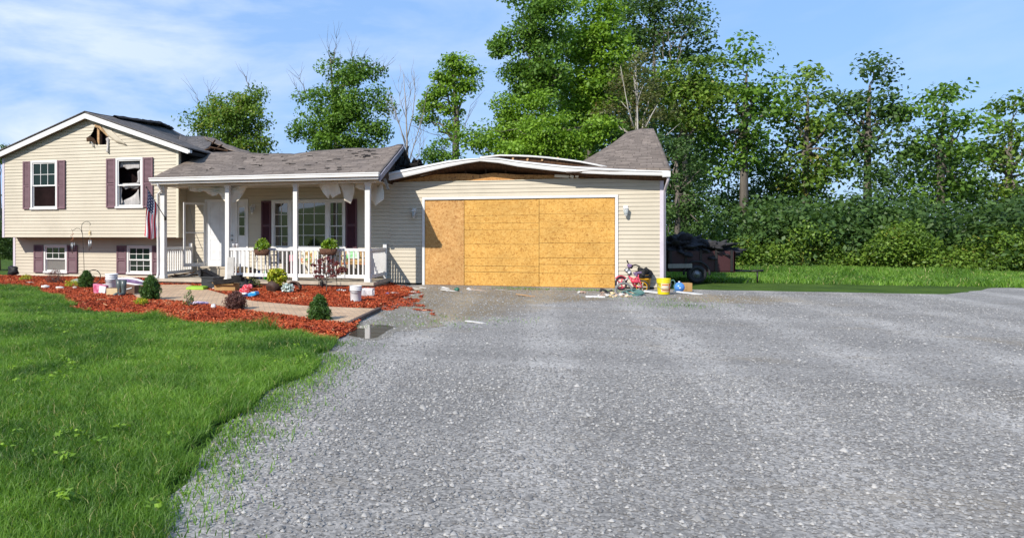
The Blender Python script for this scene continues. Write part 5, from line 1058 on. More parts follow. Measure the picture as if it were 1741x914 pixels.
# ================================================================== THINGS IN THE YARD
def cm(name, c, rough=.5, c2=None, **k): M[name] = pm(name, c, c2, 6, rough, **k)
cm('limeplastic', (0.33, 0.55, 0.03)); cm('binplastic', (0.028, 0.03, 0.036), .5); cm('cardboard', (0.50, 0.30, 0.12), .85, (0.43, 0.25, 0.09)); cm('peach', (0.55, 0.42, 0.34)); M['redcloth'] = pm('red_cloth', (0.55, 0.012, 0.03), (0.8, 0.45, 0.48), 34, 0.85, 0, lo=.5, hi=.62)
cm('bluebag', (0.02, 0.30, 0.65), .35); cm('paleyellow', (0.75, 0.58, 0.33), .8); cm('browncard', (0.15, 0.08, 0.05), .8); cm('boot', (0.11, 0.135, 0.13), .35, (0.07, 0.085, 0.085)); cm('magenta', (0.50, 0.02, 0.12), .6, (0.75, 0.4, 0.5))
cm('purple', (0.12, 0.06, 0.16), .7, (0.22, 0.15, 0.28)); cm('pinkframe', (0.60, 0.035, 0.07), .3, (0.66, 0.10, 0.16)); cm('orangewood', (0.45, 0.16, 0.07), .8); cm('yellow', (0.85, 0.72, 0.02), .4, (0.80, 0.66, 0.015)); cm('amber', (0.80, 0.42, 0.01), .4, (0.72, 0.36, 0.01))
cm('bagblack', (0.010, 0.010, 0.012), .55, (0.02, 0.02, 0.022), spec=.2, bump=.6, bscale=14); cm('ballblue', (0.09, 0.27, 0.68), .3); cm('red', (0.55, 0.03, 0.02), .4); cm('orange', (0.70, 0.14, 0.03), .5); cm('tealhose', (0.10, 0.22, 0.20), .5); cm('brick', (0.34, 0.19, 0.13), .9, (0.46, 0.36, 0.28)); cm('plaster', (0.76, 0.74, 0.70), .85, (0.6, 0.57, 0.52)); cm('navy', (0.015, 0.03, 0.13), .7); cm('green', (0.03, 0.30, 0.05), .3); cm('stone', (0.30, 0.33, 0.28), .9); cm('darkred', (0.05, 0.012, 0.014), .5); cm('tarp', (0.018, 0.018, 0.022), .85, (0.04, 0.04, 0.046)); cm('pinkcloth', (0.65, 0.25, 0.32), .8)
def floral(name, base, spots):
    m, t, b = new_mat(name); l = t.links.new; co = node(t, 'ShaderNodeTexCoord'); v = node(t, 'ShaderNodeTexVoronoi', Scale=13.0); l(co.outputs['Object'], v.inputs['Vector'])
    s = node(t, 'ShaderNodeSeparateColor'); l(v.outputs['Color'], s.inputs[0]); r = node(t, 'ShaderNodeValToRGB'); r.color_ramp.interpolation = 'CONSTANT'; e = r.color_ramp.elements; e[0].color = (*base, 1); e[1].position = .55; e[1].color = (*spots[0], 1)
    for i, c in enumerate(spots[1:]): k = e.new(.7 + .14 * i); k.color = (*c, 1)
    l(s.outputs[0], r.inputs[0]); l(r.outputs[0], b.inputs['Base Color']); b.inputs['Roughness'].default_value = .85; return m
M['floral'] = floral('floral_cushion', (0.62, 0.55, 0.38), [(0.30, 0.18, 0.06), (0.55, 0.22, 0.12), (0.10, 0.25, 0.08)])
M['floralbrown'] = floral('brown_floral_cushion', (0.28, 0.17, 0.07), [(0.45, 0.30, 0.12), (0.12, 0.10, 0.04), (0.4, 0.12, 0.05)])
def flag_mat():
    m, t, b = new_mat('striped_flag_cloth'); l = t.links.new; uv = node(t, 'ShaderNodeUVMap'); s = node(t, 'ShaderNodeSeparateXYZ'); l(uv.outputs[0], s.inputs[0])
    def mth(op, a, bb=None, c=None):
        n = node(t, 'ShaderNodeMath', operation=op)
        for i, x in enumerate((a, bb, c)):
            if x is None: continue
            if isinstance(x, (int, float)): n.inputs[i].default_value = x
            else: l(x, n.inputs[i])
        return n.outputs[0]
    st = mth('MODULO', mth('FLOOR', mth('MULTIPLY', s.outputs[0], 13.0)), 2.0)      # 0 red, 1 white
    mixs = node(t, 'ShaderNodeMix', data_type='RGBA'); l(st, mixs.inputs['Factor']); mixs.inputs['A'].default_value = (0.62, 0.015, 0.04, 1); mixs.inputs['B'].default_value = (0.9, 0.88, 0.88, 1)
    can = mth('MULTIPLY', mth('LESS_THAN', s.outputs[0], 5.2 / 13), mth('LESS_THAN', s.outputs[1], .40))
    fx = mth('SUBTRACT', mth('FRACT', mth('MULTIPLY', s.outputs[0], 13 / 7 * 5)), .5); fy = mth('SUBTRACT', mth('FRACT', mth('MULTIPLY', s.outputs[1], 6 / .4)), .5)
    star = mth('LESS_THAN', mth('ADD', mth('MULTIPLY', fx, fx), mth('MULTIPLY', fy, fy)), .075)
    blue = node(t, 'ShaderNodeMix', data_type='RGBA'); l(star, blue.inputs['Factor']); blue.inputs['A'].default_value = (0.015, 0.022, 0.11, 1); blue.inputs['B'].default_value = (0.78, 0.78, 0.8, 1)
    f = node(t, 'ShaderNodeMix', data_type='RGBA'); l(can, f.inputs['Factor']); l(mixs.outputs['Result'], f.inputs['A']); l(blue.outputs['Result'], f.inputs['B']); l(f.outputs['Result'], b.inputs['Base Color']); b.inputs['Roughness'].default_value = .8
    tr = node(t, 'ShaderNodeBsdfTranslucent'); l(f.outputs['Result'], tr.inputs[0]); ms = node(t, 'ShaderNodeMixShader'); ms.inputs[0].default_value = .2; l(b.outputs[0], ms.inputs[1]); l(tr.outputs[0], ms.inputs[2]); l(ms.outputs[0], t.nodes['Material Output'].inputs[0]); return m
M['flag'] = flag_mat()
# flag on an angled pole fixed to the first porch post
YP0 = -1.92; pb = W(281, 371, YP0); pt = W(249, 318, YP0 - .55); t = thing('flag', 'stars and stripes flag hanging from an angled pole on the corner porch post', 'flag', pb)
m = MB(); m.tube([pb, pt], .011, 8); m.blob(pt, .025, 1, .0, 8, 6); m.obox(pb, (.05, .05, .1)); m.build('pole', 'iron', t, True)
def fl(u, v):
    a = pt.lerp(pb, .05 + .50 * u); bot = W(245.5 + 21.5 * u, 400 + 7 * math.sin(u * 3.0), a.y - .02 + .05 * u); q = a.lerp(bot, v)
    sway = math.sin(u * 15 + v * 2.0); q.y += .022 * sway * (.35 + v); q.x += .02 * math.sin(u * 9 + v * 5) * v + .012 * math.sin(v * 9); return q
grid_surface('cloth', fl, 40, 40, 'flag', t, .004, (8 / 13, 1))   # the outer stripes are folded away behind
# shepherd hook with two chimes
g = G(144, 487); Yh = g.y; t = thing('shepherd_hook', 'thin double armed iron garden hook standing before the lower wing', 'garden hook', (g.x, g.y, .02)); m = MB()
hk = lambda *p: [W(x, y, Yh) for x, y in p]
m.tube(hk((144, 488), (142.5, 440), (140.5, 400), (138.5, 388), (139.5, 381), (143, 377.5), (148, 376.5), (152.5, 378), (154, 381.5), (152.5, 383)), .007, 6); m.tube(hk((139.3, 396), (138, 391), (134.5, 388.5), (130, 388), (126, 390.5), (123, 392), (121.5, 389.5)), .006, 6); m.build('hook_rod', 'iron', t, True)
t = thing('wind_chime', 'left hanging wind chime with twisted metal ornament and tubes', 'wind chime', W(123, 430, Yh)); m = MB()
m.tube(hk((123, 391), (123, 432)), .003, 4); pts = [W(122.5 + 2.2 * math.sin(i * .9), 396 + i * 1.15, Yh) + Vector((0, .03 * math.cos(i * .9), 0)) for i in range(14)]; m.tube(pts, .006, 5); m.build('ornament', 'orangewood', t)
for i in range(5):
    m = MB(); a = i * 1.257; c = W(124, 412, Yh) + Vector((.04 * math.cos(a), .04 * math.sin(a), 0)); m.tube([c, c - Vector((0, 0, .17 + .03 * i))], .008, 6); m.build('chime_tube', 'metal', t, True)
t = thing('wind_chime', 'right hanging wind chime with pale lantern top and long tubes', 'wind chime', W(153, 424, Yh)); m = MB()
m.tube(hk((152.5, 384), (153, 410)), .003, 4); c = W(153, 396, Yh); m.lathe(c, [(.01, .06), (.04, .03), (.035, -.03), (.05, -.06)], 8); m.build('ornament', 'paleyellow', t)
for i in range(4):
    m = MB(); a = i * 1.57; c = W(153, 408, Yh) + Vector((.035 * math.cos(a), .035 * math.sin(a), 0)); m.tube([c, c - Vector((0, 0, .22 + .02 * i))], .010, 6); m.build('chime_tube', 'metal', t, True)
# hoop with pink flowers
g = G(159, 486); t = thing('wreath_hoop', 'iron hoop with pink artificial flowers behind the rounded shrub', 'garden ornament', g); m = MB(); c = W(159, 470, g.y); ring_tube(m, c, .18, (R_(85), 0, R_(25)), .011, 28); m.tube([c - Vector((0, 0, .18)), Vector((c.x, c.y, .0))], .008, 5); m.build('hoop', 'iron', t, True)
m = MB()
for i in range(7): m.blob(W(155 + rnd.uniform(-4, 4), 470 + rnd.uniform(-6, 8), g.y - .03), .03, i, .5, 8, 6, 4)
m.build('flower_bunch', 'magenta', t)
def bucket(name, label, c, r, h, mat, lidmat=None, rot=(0, 0, 0), handle=True, cat='bucket', band=None, top=1.0):
    t = thing(name, label, cat, c); E_ = Euler(rot).to_matrix(); c = Vector(c)
    def tr(m): m.v = [tuple(c + E_ @ (Vector(v))) for v in m.v]; return m
    m = MB(); m.lathe((0, 0, 0), [(r * .86, 0), (r * .88, .01), (r * .985, h * .72), (r * 1.04, h * .73), (r * 1.04, h * .76), (r * 1.0, h * .765), (r * 1.01, h * .84), (r * 1.06, h * .845), (r * 1.06, h * .875), (r * 1.01, h * .88), (r * 1.02, h * .965), (r * 1.06, h * .97), (r * 1.06, h), (r * .97, h), (r * .95, h * .8), (r * .86, .02)], 28); tr(m).build('body', mat, t, True)
    if lidmat: m = MB(); m.lathe((0, 0, h), [(r * 1.08, -.02), (r * 1.10, -.015), (r * 1.10, .01), (r * 1.0, .014), (r * .97, .006)], 24); tr(m).build('lid', lidmat, t, True)
    if handle:
        m = MB(); a0 = handle if not isinstance(handle, bool) else .5
        pts = [(r * 1.06 * math.cos(a) * 1.0, -abs(r * 1.12 * math.sin(a)) * 1.0, h * .82 - r * 1.3 * math.sin(a) * a0) for a in [math.pi * i / 12 for i in range(13)]]; m.tube(pts, .005, 5); tr(m).build('handle', 'metal', t, True)
    return t
g = G(605, 515); bucket('bucket', 'white plastic bucket standing alone in the mulch near the driveway', (g.x, g.y, .03), .120, .32, 'white')
g = G(181, 501); bucket('bucket', 'white lidded bucket among the pile by the left lawn edge', (g.x, g.y + .2, .03), .135, .43, 'white', 'white')
g = G(168, 502); t = thing('toy_bag', 'red and white gift bag left of the lidded white bucket', 'bag', (g.x, g.y, .02)); m = MB(); m.prism([(g.x - .18, g.y + .05, .02), (g.x + .12, g.y + .05, .02), (g.x + .14, g.y + .05, .22), (g.x - .20, g.y + .05, .26)], (0, .14, 0)); m.build('body', 'magenta', t, bevel=.02); m = MB(); m.prism([(g.x - .02, g.y + .02, .06), (g.x + .14, g.y + .02, .03), (g.x + .17, g.y + .02, .20), (g.x + .0, g.y + .02, .22)], (0, .02, 0)); m.build('paper', 'white', t)
cm('lilac', (0.7, 0.55, 0.75)); cm('greenwhite', (0.10, 0.5, 0.12), .8, (0.75, 0.78, 0.7)); cm('greendark', (0.02, 0.14, 0.09)); cm('greyrub', (0.16, 0.16, 0.16), .8, (0.3, 0.29, 0.28))
def put(px, py, dy=0.0, z=.02): g_ = G(px, py); return Vector((g_.x, g_.y + dy, z))
def M2(name, label, cat, base, group=None): return thing(name, label, cat, base, group)
# wooden box, boots, brown carton, folded umbrella
b = put(190, 505, .14); t = M2('wooden_box', 'small tan box with dark brown side between bucket and boots', 'box', b)
m = MB(); m.obox(b + Vector((0, 0, .09)), (.30, .24, .18), (0, 0, .25)); m.build('body', 'browncard', t, bevel=.005)
m = MB(); q = b + Vector((-.02, 0, .09)); r3 = Euler((0, 0, .25)).to_matrix(); c = q + r3 @ Vector((-.02, -.125, 0)); m.obox(c, (.24, .008, .17), (0, 0, .25)); m.build('front_panel', 'paleyellow', t)
b = put(204, 505, .05); t = M2('rubber_boots', 'pair of grey green rubber boots standing in the mulch', 'boots', b)
for i, dx in enumerate((-.055, .06)):
    m = MB(); x, y = b.x + dx, b.y; m.tube([(x, y, .30 + b.z + .06), (x, y, .22 + b.z), (x + .005, y, .12 + b.z), (x, y - .01, .06 + b.z), (x, y - .02, .03 + b.z)], [.068, .062, .052, .05, .045], 12); m.blob((x, y - .09, b.z + .04), (.048, .11, .042), i, .1); m.box((x - .045, y - .19, b.z - .01), (x + .045, y + .05, b.z + .012)); m.build('boot', 'boot', t, True)
b = put(219, 502, .12); t = M2('carton', 'dark brown open carton with white edge behind the grey boots', 'box', b); m = MB(); m.obox(b + Vector((0, 0, .10)), (.32, .22, .20), (0, 0, -.1)); m.build('body', 'browncard', t, bevel=.004); m = MB(); m.obox(b + Vector((-.02, -.12, .13)), (.22, .01, .02), (0, -.25, -.1)); m.obox(b + Vector((-.12, -.12, .08)), (.02, .01, .12), (0, 0, -.1)); m.build('tape', 'white', t)
b = put(222, 492, 0); t = M2('folded_umbrella', 'folded striped patio umbrella lying across the mulch behind the carton', 'umbrella', b)
a1, a2 = Vector((W(194, 480, b.y + .1).x, b.y + .1, .22)), Vector((W(248, 486, b.y).x, b.y, .16))
for j, (mt_, dz, dy, rr) in enumerate((('purple', 0, 0, (.05, .10, .11, .09, .04)), ('white', .05, -.02, (.02, .05, .06, .05, .02)), ('orangewood', -.05, -.07, (.02, .05, .05, .04, .02)), ('white', -.03, -.10, (.01, .022, .024, .02, .01)), ('purple', -.08, -.04, (.02, .05, .07, .07, .04)))):
    m = MB(); m.tube([a1.lerp(a2, k / 4) + Vector((0, dy, dz - .012 * math.sin(k * 1.7 + j))) for k in range(5)], list(rr), 10); m.build('cloth', mt_, t, True)
m = MB(); m.tube([a1 - Vector((.35, 0, .12)), a2 + Vector((.1, 0, .02))], .015, 6); m.build('pole', 'white', t)
b = put(231, 500, .05); t = M2('scrap_metal', 'small heap of shiny scrap metal bits right of the grey boots', 'scrap', b); m = MB()
for i in range(9): m.obox(b + Vector((rnd.uniform(-.16, .16), rnd.uniform(-.08, .08), .01 + .02 * rnd.random())), (rnd.uniform(.03, .10), .02, .015), (rnd.random(), rnd.random(), rnd.random() * 3))
m.build('metal_bits', 'metal', t)
# stones and pale scraps in the mulch, left
def scrap(px, py, sx, sy, sz, mat, label, name='paper_scrap', cat='scrap', rz=0.3, rx=0.15):
    b = put(px, py, 0, .03); m = MB(); m.blob(b + Vector((0, 0, sz * .4)), (sx / 2, sy / 2, sz / 2), px, .35, 12, 8, 2.5); return m.solo(name, mat, label, cat, b, True)
def flake(px, py, pts, mat, label, name='board_scrap', cat='scrap', z=.035, th=.012, tilt=(.05, .1)):
    """thin broken sheet lying on the ground with an outline given in centimetres"""
    b = put(px, py, 0, z); m = MB(); r = Euler((tilt[0], tilt[1], 0)).to_matrix(); poly = [b + r @ Vector((x / 100, y / 100, 0)) for x, y in pts]; m.prism(poly, r @ Vector((0, 0, th))); return m.solo(name, mat, label, cat, b)
scrap(77, 492, .24, .16, .09, 'plaster', 'white stone at the lawn edge nearest the left house corner', 'white_stone', 'stone')
scrap(102, 493, .22, .14, .07, 'plaster', 'pale pinkish stone in the mulch, second from the left', 'white_stone', 'stone')
scrap(127, 493, .12, .10, .07, 'peach', 'small peach coloured stone just left of the rounded shrub', 'white_stone', 'stone')
scrap(130, 484, .30, .2, .14, 'stone', 'mossy grey green block behind the peach coloured stone', 'garden_block', 'stone')
scrap(52, 483, .32, .12, .04, 'greywood', 'flat weathered wood scrap beside the small weed at the far left', 'wood_scrap')
scrap(363, 527, .09, .09, .09, 'white', 'little white and red cup in the mulch left of the round dark bush', 'paper_cup', 'cup')
flake(178, 513, [(-16, -3), (4, -5), (16, 0), (8, 5), (-12, 4)], 'rawwood', 'splintered wood piece in the mulch below the tan box', 'wood_scrap')
flake(193, 509, [(-14, -2), (14, -1), (12, 2), (-12, 2)], 'rawwood', 'thin light wood stick in front of the grey boots', 'wood_scrap')
b = put(340, 521, 0, .05); m = MB(); m.tube([b + Vector((-.18, .0, 0)), b + Vector((-.08, 0, .02)), b + Vector((.16, .03, .02))], [.03, .035, .02], 8); m.solo('toy_brush', 'lilac', 'white and lilac toy brush lying by the small straggly weed', 'toy', b, True)
# left dark bag
b = put(14, 471, .3); m = MB(); m.blob(b + Vector((0, 0, .16)), (.22, .2, .19), 4, .3); m.solo('rubbish_bag', 'bagblack', 'black bag beside the left house corner', 'bag', b, True)
# lime lid, grey bin with lifted lid, black planks, carton, bag, cloth
b = put(332, 495, .1); t = M2('plastic_tray', 'lime green plastic tray lying on the path beside the dark bin', 'tray', b); m = MB(); m.obox(b + Vector((0, 0, .05)), (.46, .30, .07), (.05, 0, .05)); m.build('panel', 'limeplastic', t, bevel=.015)
m = MB(); m.obox(b + Vector((0, 0, .092)), (.40, .24, .012), (.05, 0, .05)); m.build('rim', 'limeplastic', t, bevel=.004)
b = put(355, 494, .2); t = M2('storage_bin', 'dark grey plastic bin with its black lid thrown open', 'bin', b)
m = MB(); m.obox(b + Vector((0, 0, .155)), (.44, .36, .30)); m.build('body', 'binplastic', t, bevel=.02); m = MB(); m.obox(b + Vector((0, 0, .30)), (.48, .40, .025)); m.obox(b + Vector((0, -.19, .2)), (.12, .02, .02)); m.build('rim', 'binplastic', t, bevel=.006)
L1, L2, L3, L4 = W(334, 459, b.y - .05), W(341, 457.5, b.y - .1), W(372, 474, b.y), W(343, 475, b.y); m = MB(); m.prism([L1, L2, L3, L4], (0, .34, 0)); m.build('lid', 'bagblack', t, bevel=.01); m = MB(); m.prism([L1 + Vector((-.005, -.01, 0)), L2 + Vector((0, -.01, 0)), W(342, 465, b.y - .08), W(339, 471, b.y - .08)], (0, .01, 0)); m.build('lid_end', 'binplastic', t)
b = put(388, 492, .15); t = M2('charred_boards', 'long black charred board lying over the cardboard box', 'board', b + Vector((0, 0, .25)))
b.y = put(383, 497).y - .02; a1, a2 = W(368, 480, b.y), W(411, 474.5, b.y); dd = a2 - a1; m = MB(); m.obox((a1 + a2) / 2, (dd.length + .05, .24, .10), (0, -math.atan2(dd.z, dd.x), .05)); m.obox(W(374, 476, b.y + .1), (.30, .16, .06), (0, .25, 0)); m.obox(W(403, 471.5, b.y), (.22, .18, .11), (0, -.1, 0)); m.build('board', 'black', t, bevel=.006)
b = put(383, 497, .1); t = M2('cardboard_box', 'tan cardboard box under the charred board', 'box', b); m = MB(); m.obox(b + Vector((0, 0, .10)), (.52, .32, .20), (0, 0, .08)); m.build('body', 'cardboard', t, bevel=.006); m = MB(); m.obox(b + Vector((-.27, -.1, .19)), (.10, .22, .008), (0, .7, .08)); m.obox(b + Vector((.1, -.19, .2)), (.30, .08, .006), (.8, 0, .08)); m.build('flap', 'cardboard', t)
b = put(363.5, 494, .0, .045); m = MB(); m.blob(b, .042, 1, .0); m.solo('small_ball', 'peach', 'small peach ball on the mulch between bin and cardboard box', 'ball', b - Vector((0, 0, .04)), True)
b = W(396, 482.5, put(388, 492).y - .06); m = MB(); m.blob(b, .036, 1, .0); m.solo('small_ball', 'peach', 'small peach ball resting on top of the cardboard box', 'ball', b - Vector((0, 0, .035)), True)
b = put(415, 493, .12); t = M2('rubbish_bag', 'black rubbish bag slumped between the cardboard box and red cloth', 'bag', b); m = MB(); m.blob(b + Vector((0, 0, .10)), (.24, .18, .13), 5, .5, 20, 12, 3); m.build('bag', 'bagblack', t, True)
b = put(418, 502, .1); t = M2('red_cloth', 'red and white patterned cloth crumpled above the blue bag', 'cloth', b); m = MB(); pts = [W(407 + 22 * i / 24, 500 - 14 * (i / 24) ** .7, b.y) for i in range(25)]; m.tube(pts, [.02 + .075 * math.sin(math.pi * (i + .5) / 25) for i in range(25)], 24); m.v = [tuple(Vector(v) + Vector((0, .05 * noise.noise(Vector(v) * 9), .05 * noise.noise(Vector(v) * 14)))) for v in m.v]; m.build('cloth', 'redcloth', t, True)
b = put(424, 508, .1); t = M2('blue_bag', 'bright blue plastic bag lying behind the round dark bush', 'bag', b); m = MB(); m.prism([W(x, y, b.y) for x, y in ((411, 503), (418, 500), (427, 496), (434, 495.5), (436, 501), (430, 504), (421, 507), (414, 507))], (0, .2, 0)); m.build('bag', 'bluebag', t, bevel=.02); m = MB(); m.blob(W(416, 499, b.y), (.07, .06, .025), 2, .3); m.build('paper', 'white', t, True)
b = put(391, 476, 0, .17); b = Vector((W(391, 474, -1.98).x, -1.98, .17)); 
b = Vector((W(392.5, 475, -2.12).x, -2.12, .02)); t = M2('leaning_board', 'short weathered white board leaning upright against the second porch post', 'board', b); m = MB(); c = W(392.5, 457, -2.1); m.obox(c, (.19, .05, .62), (-.04, 0, 0)); m.obox(c + Vector((0, -.004, -.31 - .12)), (.10, .04, .26)); m.build('board', 'greige', t, bevel=.004)
# white basket by the bucket
b = put(622, 507, .15, .02); t = M2('plastic_basket', 'small white slatted basket right of the lone white bucket', 'basket', b); m = MB(); m.obox(b + Vector((0, 0, .012)), (.24, .2, .02)); m.obox(b + Vector((0, -.1, .17)), (.26, .012, .03)); m.obox(b + Vector((0, .1, .17)), (.26, .012, .03)); m.obox(b + Vector((.13, 0, .17)), (.012, .2, .03)); m.obox(b + Vector((-.13, 0, .17)), (.012, .2, .03)); m.build('body', 'white', t)
m = MB()
for i in range(9):
    for s in (-1, 1): m.obox(b + Vector((-.12 + .03 * i, s * .1, .09)), (.014, .008, .15))
for i in range(6):
    for s in (-1, 1): m.obox(b + Vector((s * .13, -.08 + .032 * i, .09)), (.008, .014, .15))
m.build('slats', 'white', t)
scrap(659, 503, .08, .07, .06, 'purple', 'tiny purple and white object in the mulch near the porch corner', 'toy_piece', 'toy')
b = put(579, 498, .05); t = M2('white_flowers', 'small cluster of white artificial flowers in front of the porch', 'flowers', b); m = MB()
for i in range(7): m.blob(b + Vector((rnd.uniform(-.1, .1), rnd.uniform(-.04, .04), .03 + .03 * rnd.random())), .022, i, .5, 8, 6, 3)
m.build('petals', 'plaster', t, True)
b = Vector((W(547, 484, -2.15).x, -2.15, .17)); t = M2('garden_lantern', 'small dark hanging lantern at the porch edge left of the sapling', 'lantern', b); m = MB(); c = W(547, 481, -2.13); m.lathe(c, [(.02, -.09), (.05, -.07), (.055, .03), (.02, .07)], 6); m.tube([W(541, 475.5, -2.1), W(560, 475, -2.1)], .012, 5); m.build('body', 'iron', t)
# porch contents (behind the railing)
def chair(x, y, z, w, mat, frame, label, cush=None, name='porch_chair', rz=0):
    t = M2(name, label, 'chair', (x, y, z)); R3 = Euler((0, 0, rz)).to_matrix(); o_ = Vector((x, y, z))
    def P(a, b_, c): return o_ + R3 @ Vector((a, b_, c))
    for i, (sx, sy) in enumerate(((-1, -1), (1, -1), (-1, 1), (1, 1))): m = MB(); m.tube([P(sx * w / 2, sy * .24, 0), P(sx * w / 2, sy * .22, .60 if sy < 0 else .76)], .016, 6); m.build('leg', frame, t, True)
    m = MB(); m.obox(P(0, 0, .42), (w, .46, .05), (0, 0, rz)); m.build('seat', mat, t, bevel=.015)
    m = MB(); m.obox(P(0, .22, .60), (w, .05, .36), (-.12, 0, rz)); m.build('backrest', mat, t, bevel=.015)
    m = MB()
    for sx in (-1, 1): m.obox(P(sx * w / 2, 0, .63), (.05, .5, .025), (0, 0, rz))
    m.build('armrest', frame, t, bevel=.006)
    if cush: m = MB(); m.obox(P(0, -.0, .50), (w * .9, .42, .11), (0, 0, rz)); m.obox(P(0, .17, .62), (w * .9, .10, .30), (-.12, 0, rz)); m.build('cushion', cush, t, bevel=.03)
    return t
chair(W(480, 450, -.6).x, -.6, .17, .50, 'iron', 'iron', 'black metal porch chair below the left light of the picture window')
chair(W(526, 450, -.75).x, -.75, .17, .52, 'floral', 'white', 'white porch chair with pale floral cushion behind the middle of the right railing', 'floral')
x = W(606, 450, -.6).x; chair(x, -.6, .17, .72, 'floralbrown', 'cardboard', 'wide wooden porch seat with brown floral cushion behind the railing end', 'floralbrown', 'porch_glider')
b = Vector((x - .05, -.76, .70)); m = MB(); m.obox(b + Vector((0, 0, .12)), (.36, .10, .22), (-.2, 0, .05)); m.solo('cushion', 'greenwhite', 'green and white cushion propped on the wooden porch seat', 'cushion', b, bevel=.03)
chair(W(563, 452, -.9).x, -.9, .17, .44, 'iron', 'iron', 'dark metal chair in shade behind the red leaf sapling')
b = Vector((W(497, 455, -1.3).x, -1.3, .17)); t = M2('folded_chair', 'folded pink canvas chair standing behind the middle porch post', 'chair', b); m = MB(); m.obox(b + Vector((0, 0, .36)), (.15, .05, .60), (.08, 0, 0)); m.build('canvas', 'pinkcloth', t, bevel=.01); m = MB(); m.tube([b + Vector((-.09, 0, 0)), b + Vector((-.09, .05, .74))], .011, 5); m.tube([b + Vector((.09, 0, 0)), b + Vector((.09, .05, .74))], .011, 5); m.build('frame', 'iron', t)
b = Vector((W(452, 465, -1.5).x, -1.5, .17)); t = M2('green_bottle', 'bright green bottle standing on the porch behind the left railing', 'bottle', b); m = MB(); m.lathe(b, [(.05, 0), (.055, .02), (.055, .2), (.02, .27), (.018, .31)], 12); m.build('bottle', 'green', t, True); m = MB(); m.lathe(b + Vector((0, 0, .31)), [(.021, 0), (.021, .025)], 10); m.build('cap', 'white', t)
for (px, w_, h_, mt_, lb) in ((422, .16, .30, 'paleyellow', 'pale carton on the porch floor nearest the second post'), (431, .13, .26, 'darkred', 'dark red jar on the porch floor beside the pale carton'), (441, .13, .22, 'navy', 'dark blue tin on the porch floor left of the green bottle'), (521, .01, .01, 'navy', '')):
    if not lb: continue
    b = Vector((W(px, 465, -1.35).x, -1.35, .17)); t = M2('porch_box', lb, 'container', b)
    m = MB(); m.obox(b + Vector((0, 0, h_ / 2)), (w_, .14, h_)); m.build('body', mt_, t, bevel=.012); m = MB(); m.obox(b + Vector((0, 0, h_ + .008)), (w_ * 1.06, .15, .02)); m.build('lid', 'iron', t, bevel=.004)
b = Vector((W(402, 468, -1.6).x, -1.6, .17)); t = M2('red_lantern', 'small red camping lantern on the porch beside the leaning board', 'lantern', b); m = MB(); m.lathe(b, [(.07, 0), (.07, .04), (.05, .06)], 12); m.lathe(b + Vector((0, 0, .18)), [(.05, 0), (.06, .02), (.02, .05)], 12); m.tube([b + Vector((-.06, 0, .04)), b + Vector((-.065, 0, .2))], .007, 5); m.tube([b + Vector((.06, 0, .04)), b + Vector((.065, 0, .2))], .007, 5); m.build('body', 'red', t, True); m = MB(); m.lathe(b + Vector((0, 0, .055)), [(.035, 0), (.045, .06), (.035, .12)], 10); m.build('globe', 'lampglass', t, True)
b = Vector((W(400, 470, -1.45).x, -1.45, .17)); t = M2('broom', 'thin broom standing upright just right of the second porch post', 'broom', b); m = MB(); m.tube([b + Vector((0, 0, .1)), b + Vector((-.03, .1, .98))], .011, 6); m.build('handle', 'darkred', t); m = MB(); m.obox(b + Vector((0, 0, .07)), (.16, .05, .13), (0, 0, 0)); m.build('bristles', 'browncard', t, bevel=.01)
for px, lb in ((397.5, 'white cup standing on the railing nearest the second porch post'), (403.5, 'white cup on the railing, right of the other cup')):
    b = Vector((W(px, 421, PY).x, PY, 1.02)); m = MB(); m.lathe(b, [(.028, 0), (.045, .10), (.048, .11), (.040, .105), (.025, .01)], 14); m.solo('cup', 'white', lb, 'cup', b, True)
# broken boards heaped on the porch in front of the storm door
pile = (((285, 473), (330, 463), .10, 'char'), ((292, 476), (345, 470), .09, 'greywood'), ((300, 470), (322, 474), .12, 'greywood'), ((310, 470), (340, 464), .10, 'greywood'), ((318, 477), (340, 466), .08, 'rawwood'), ((296, 466), (340, 474), .07, 'char'), ((326, 470), (356, 466), .07, 'greywood'), ((305, 474), (315, 466), .14, 'plaster'))
for i, (a_, b_, w_, mt_) in enumerate(pile):
    Yq = -1.35 + .12 * i; p1, p2 = W(*a_, Yq), W(*b_, Yq + .1); p1.z = max(p1.z, .19) ; p2.z = max(p2.z, .19); d_ = p2 - p1
    m = MB(); m.obox((p1 + p2) / 2, (d_.length, w_, .022), (rnd.uniform(-.3, .3), -math.atan2(d_.z, math.hypot(d_.x, d_.y)), math.atan2(d_.y, d_.x)))
    lb = ['long charred board at the back of the porch debris heap', 'longest grey board lowest in the porch debris heap', 'short grey board near the first porch post', 'narrow grey board sloping up towards the storm door', 'raw wood splinter board at the front of the porch debris', 'thin charred lath crossing the porch debris heap', 'grey board end nearest the front door step', 'broken white plaster slab in the porch debris'][i]
    m.solo('broken_board', mt_, lb, 'board', (p1 + p2) / 2 - Vector((0, 0, .01)), group='broken boards heaped on the porch')
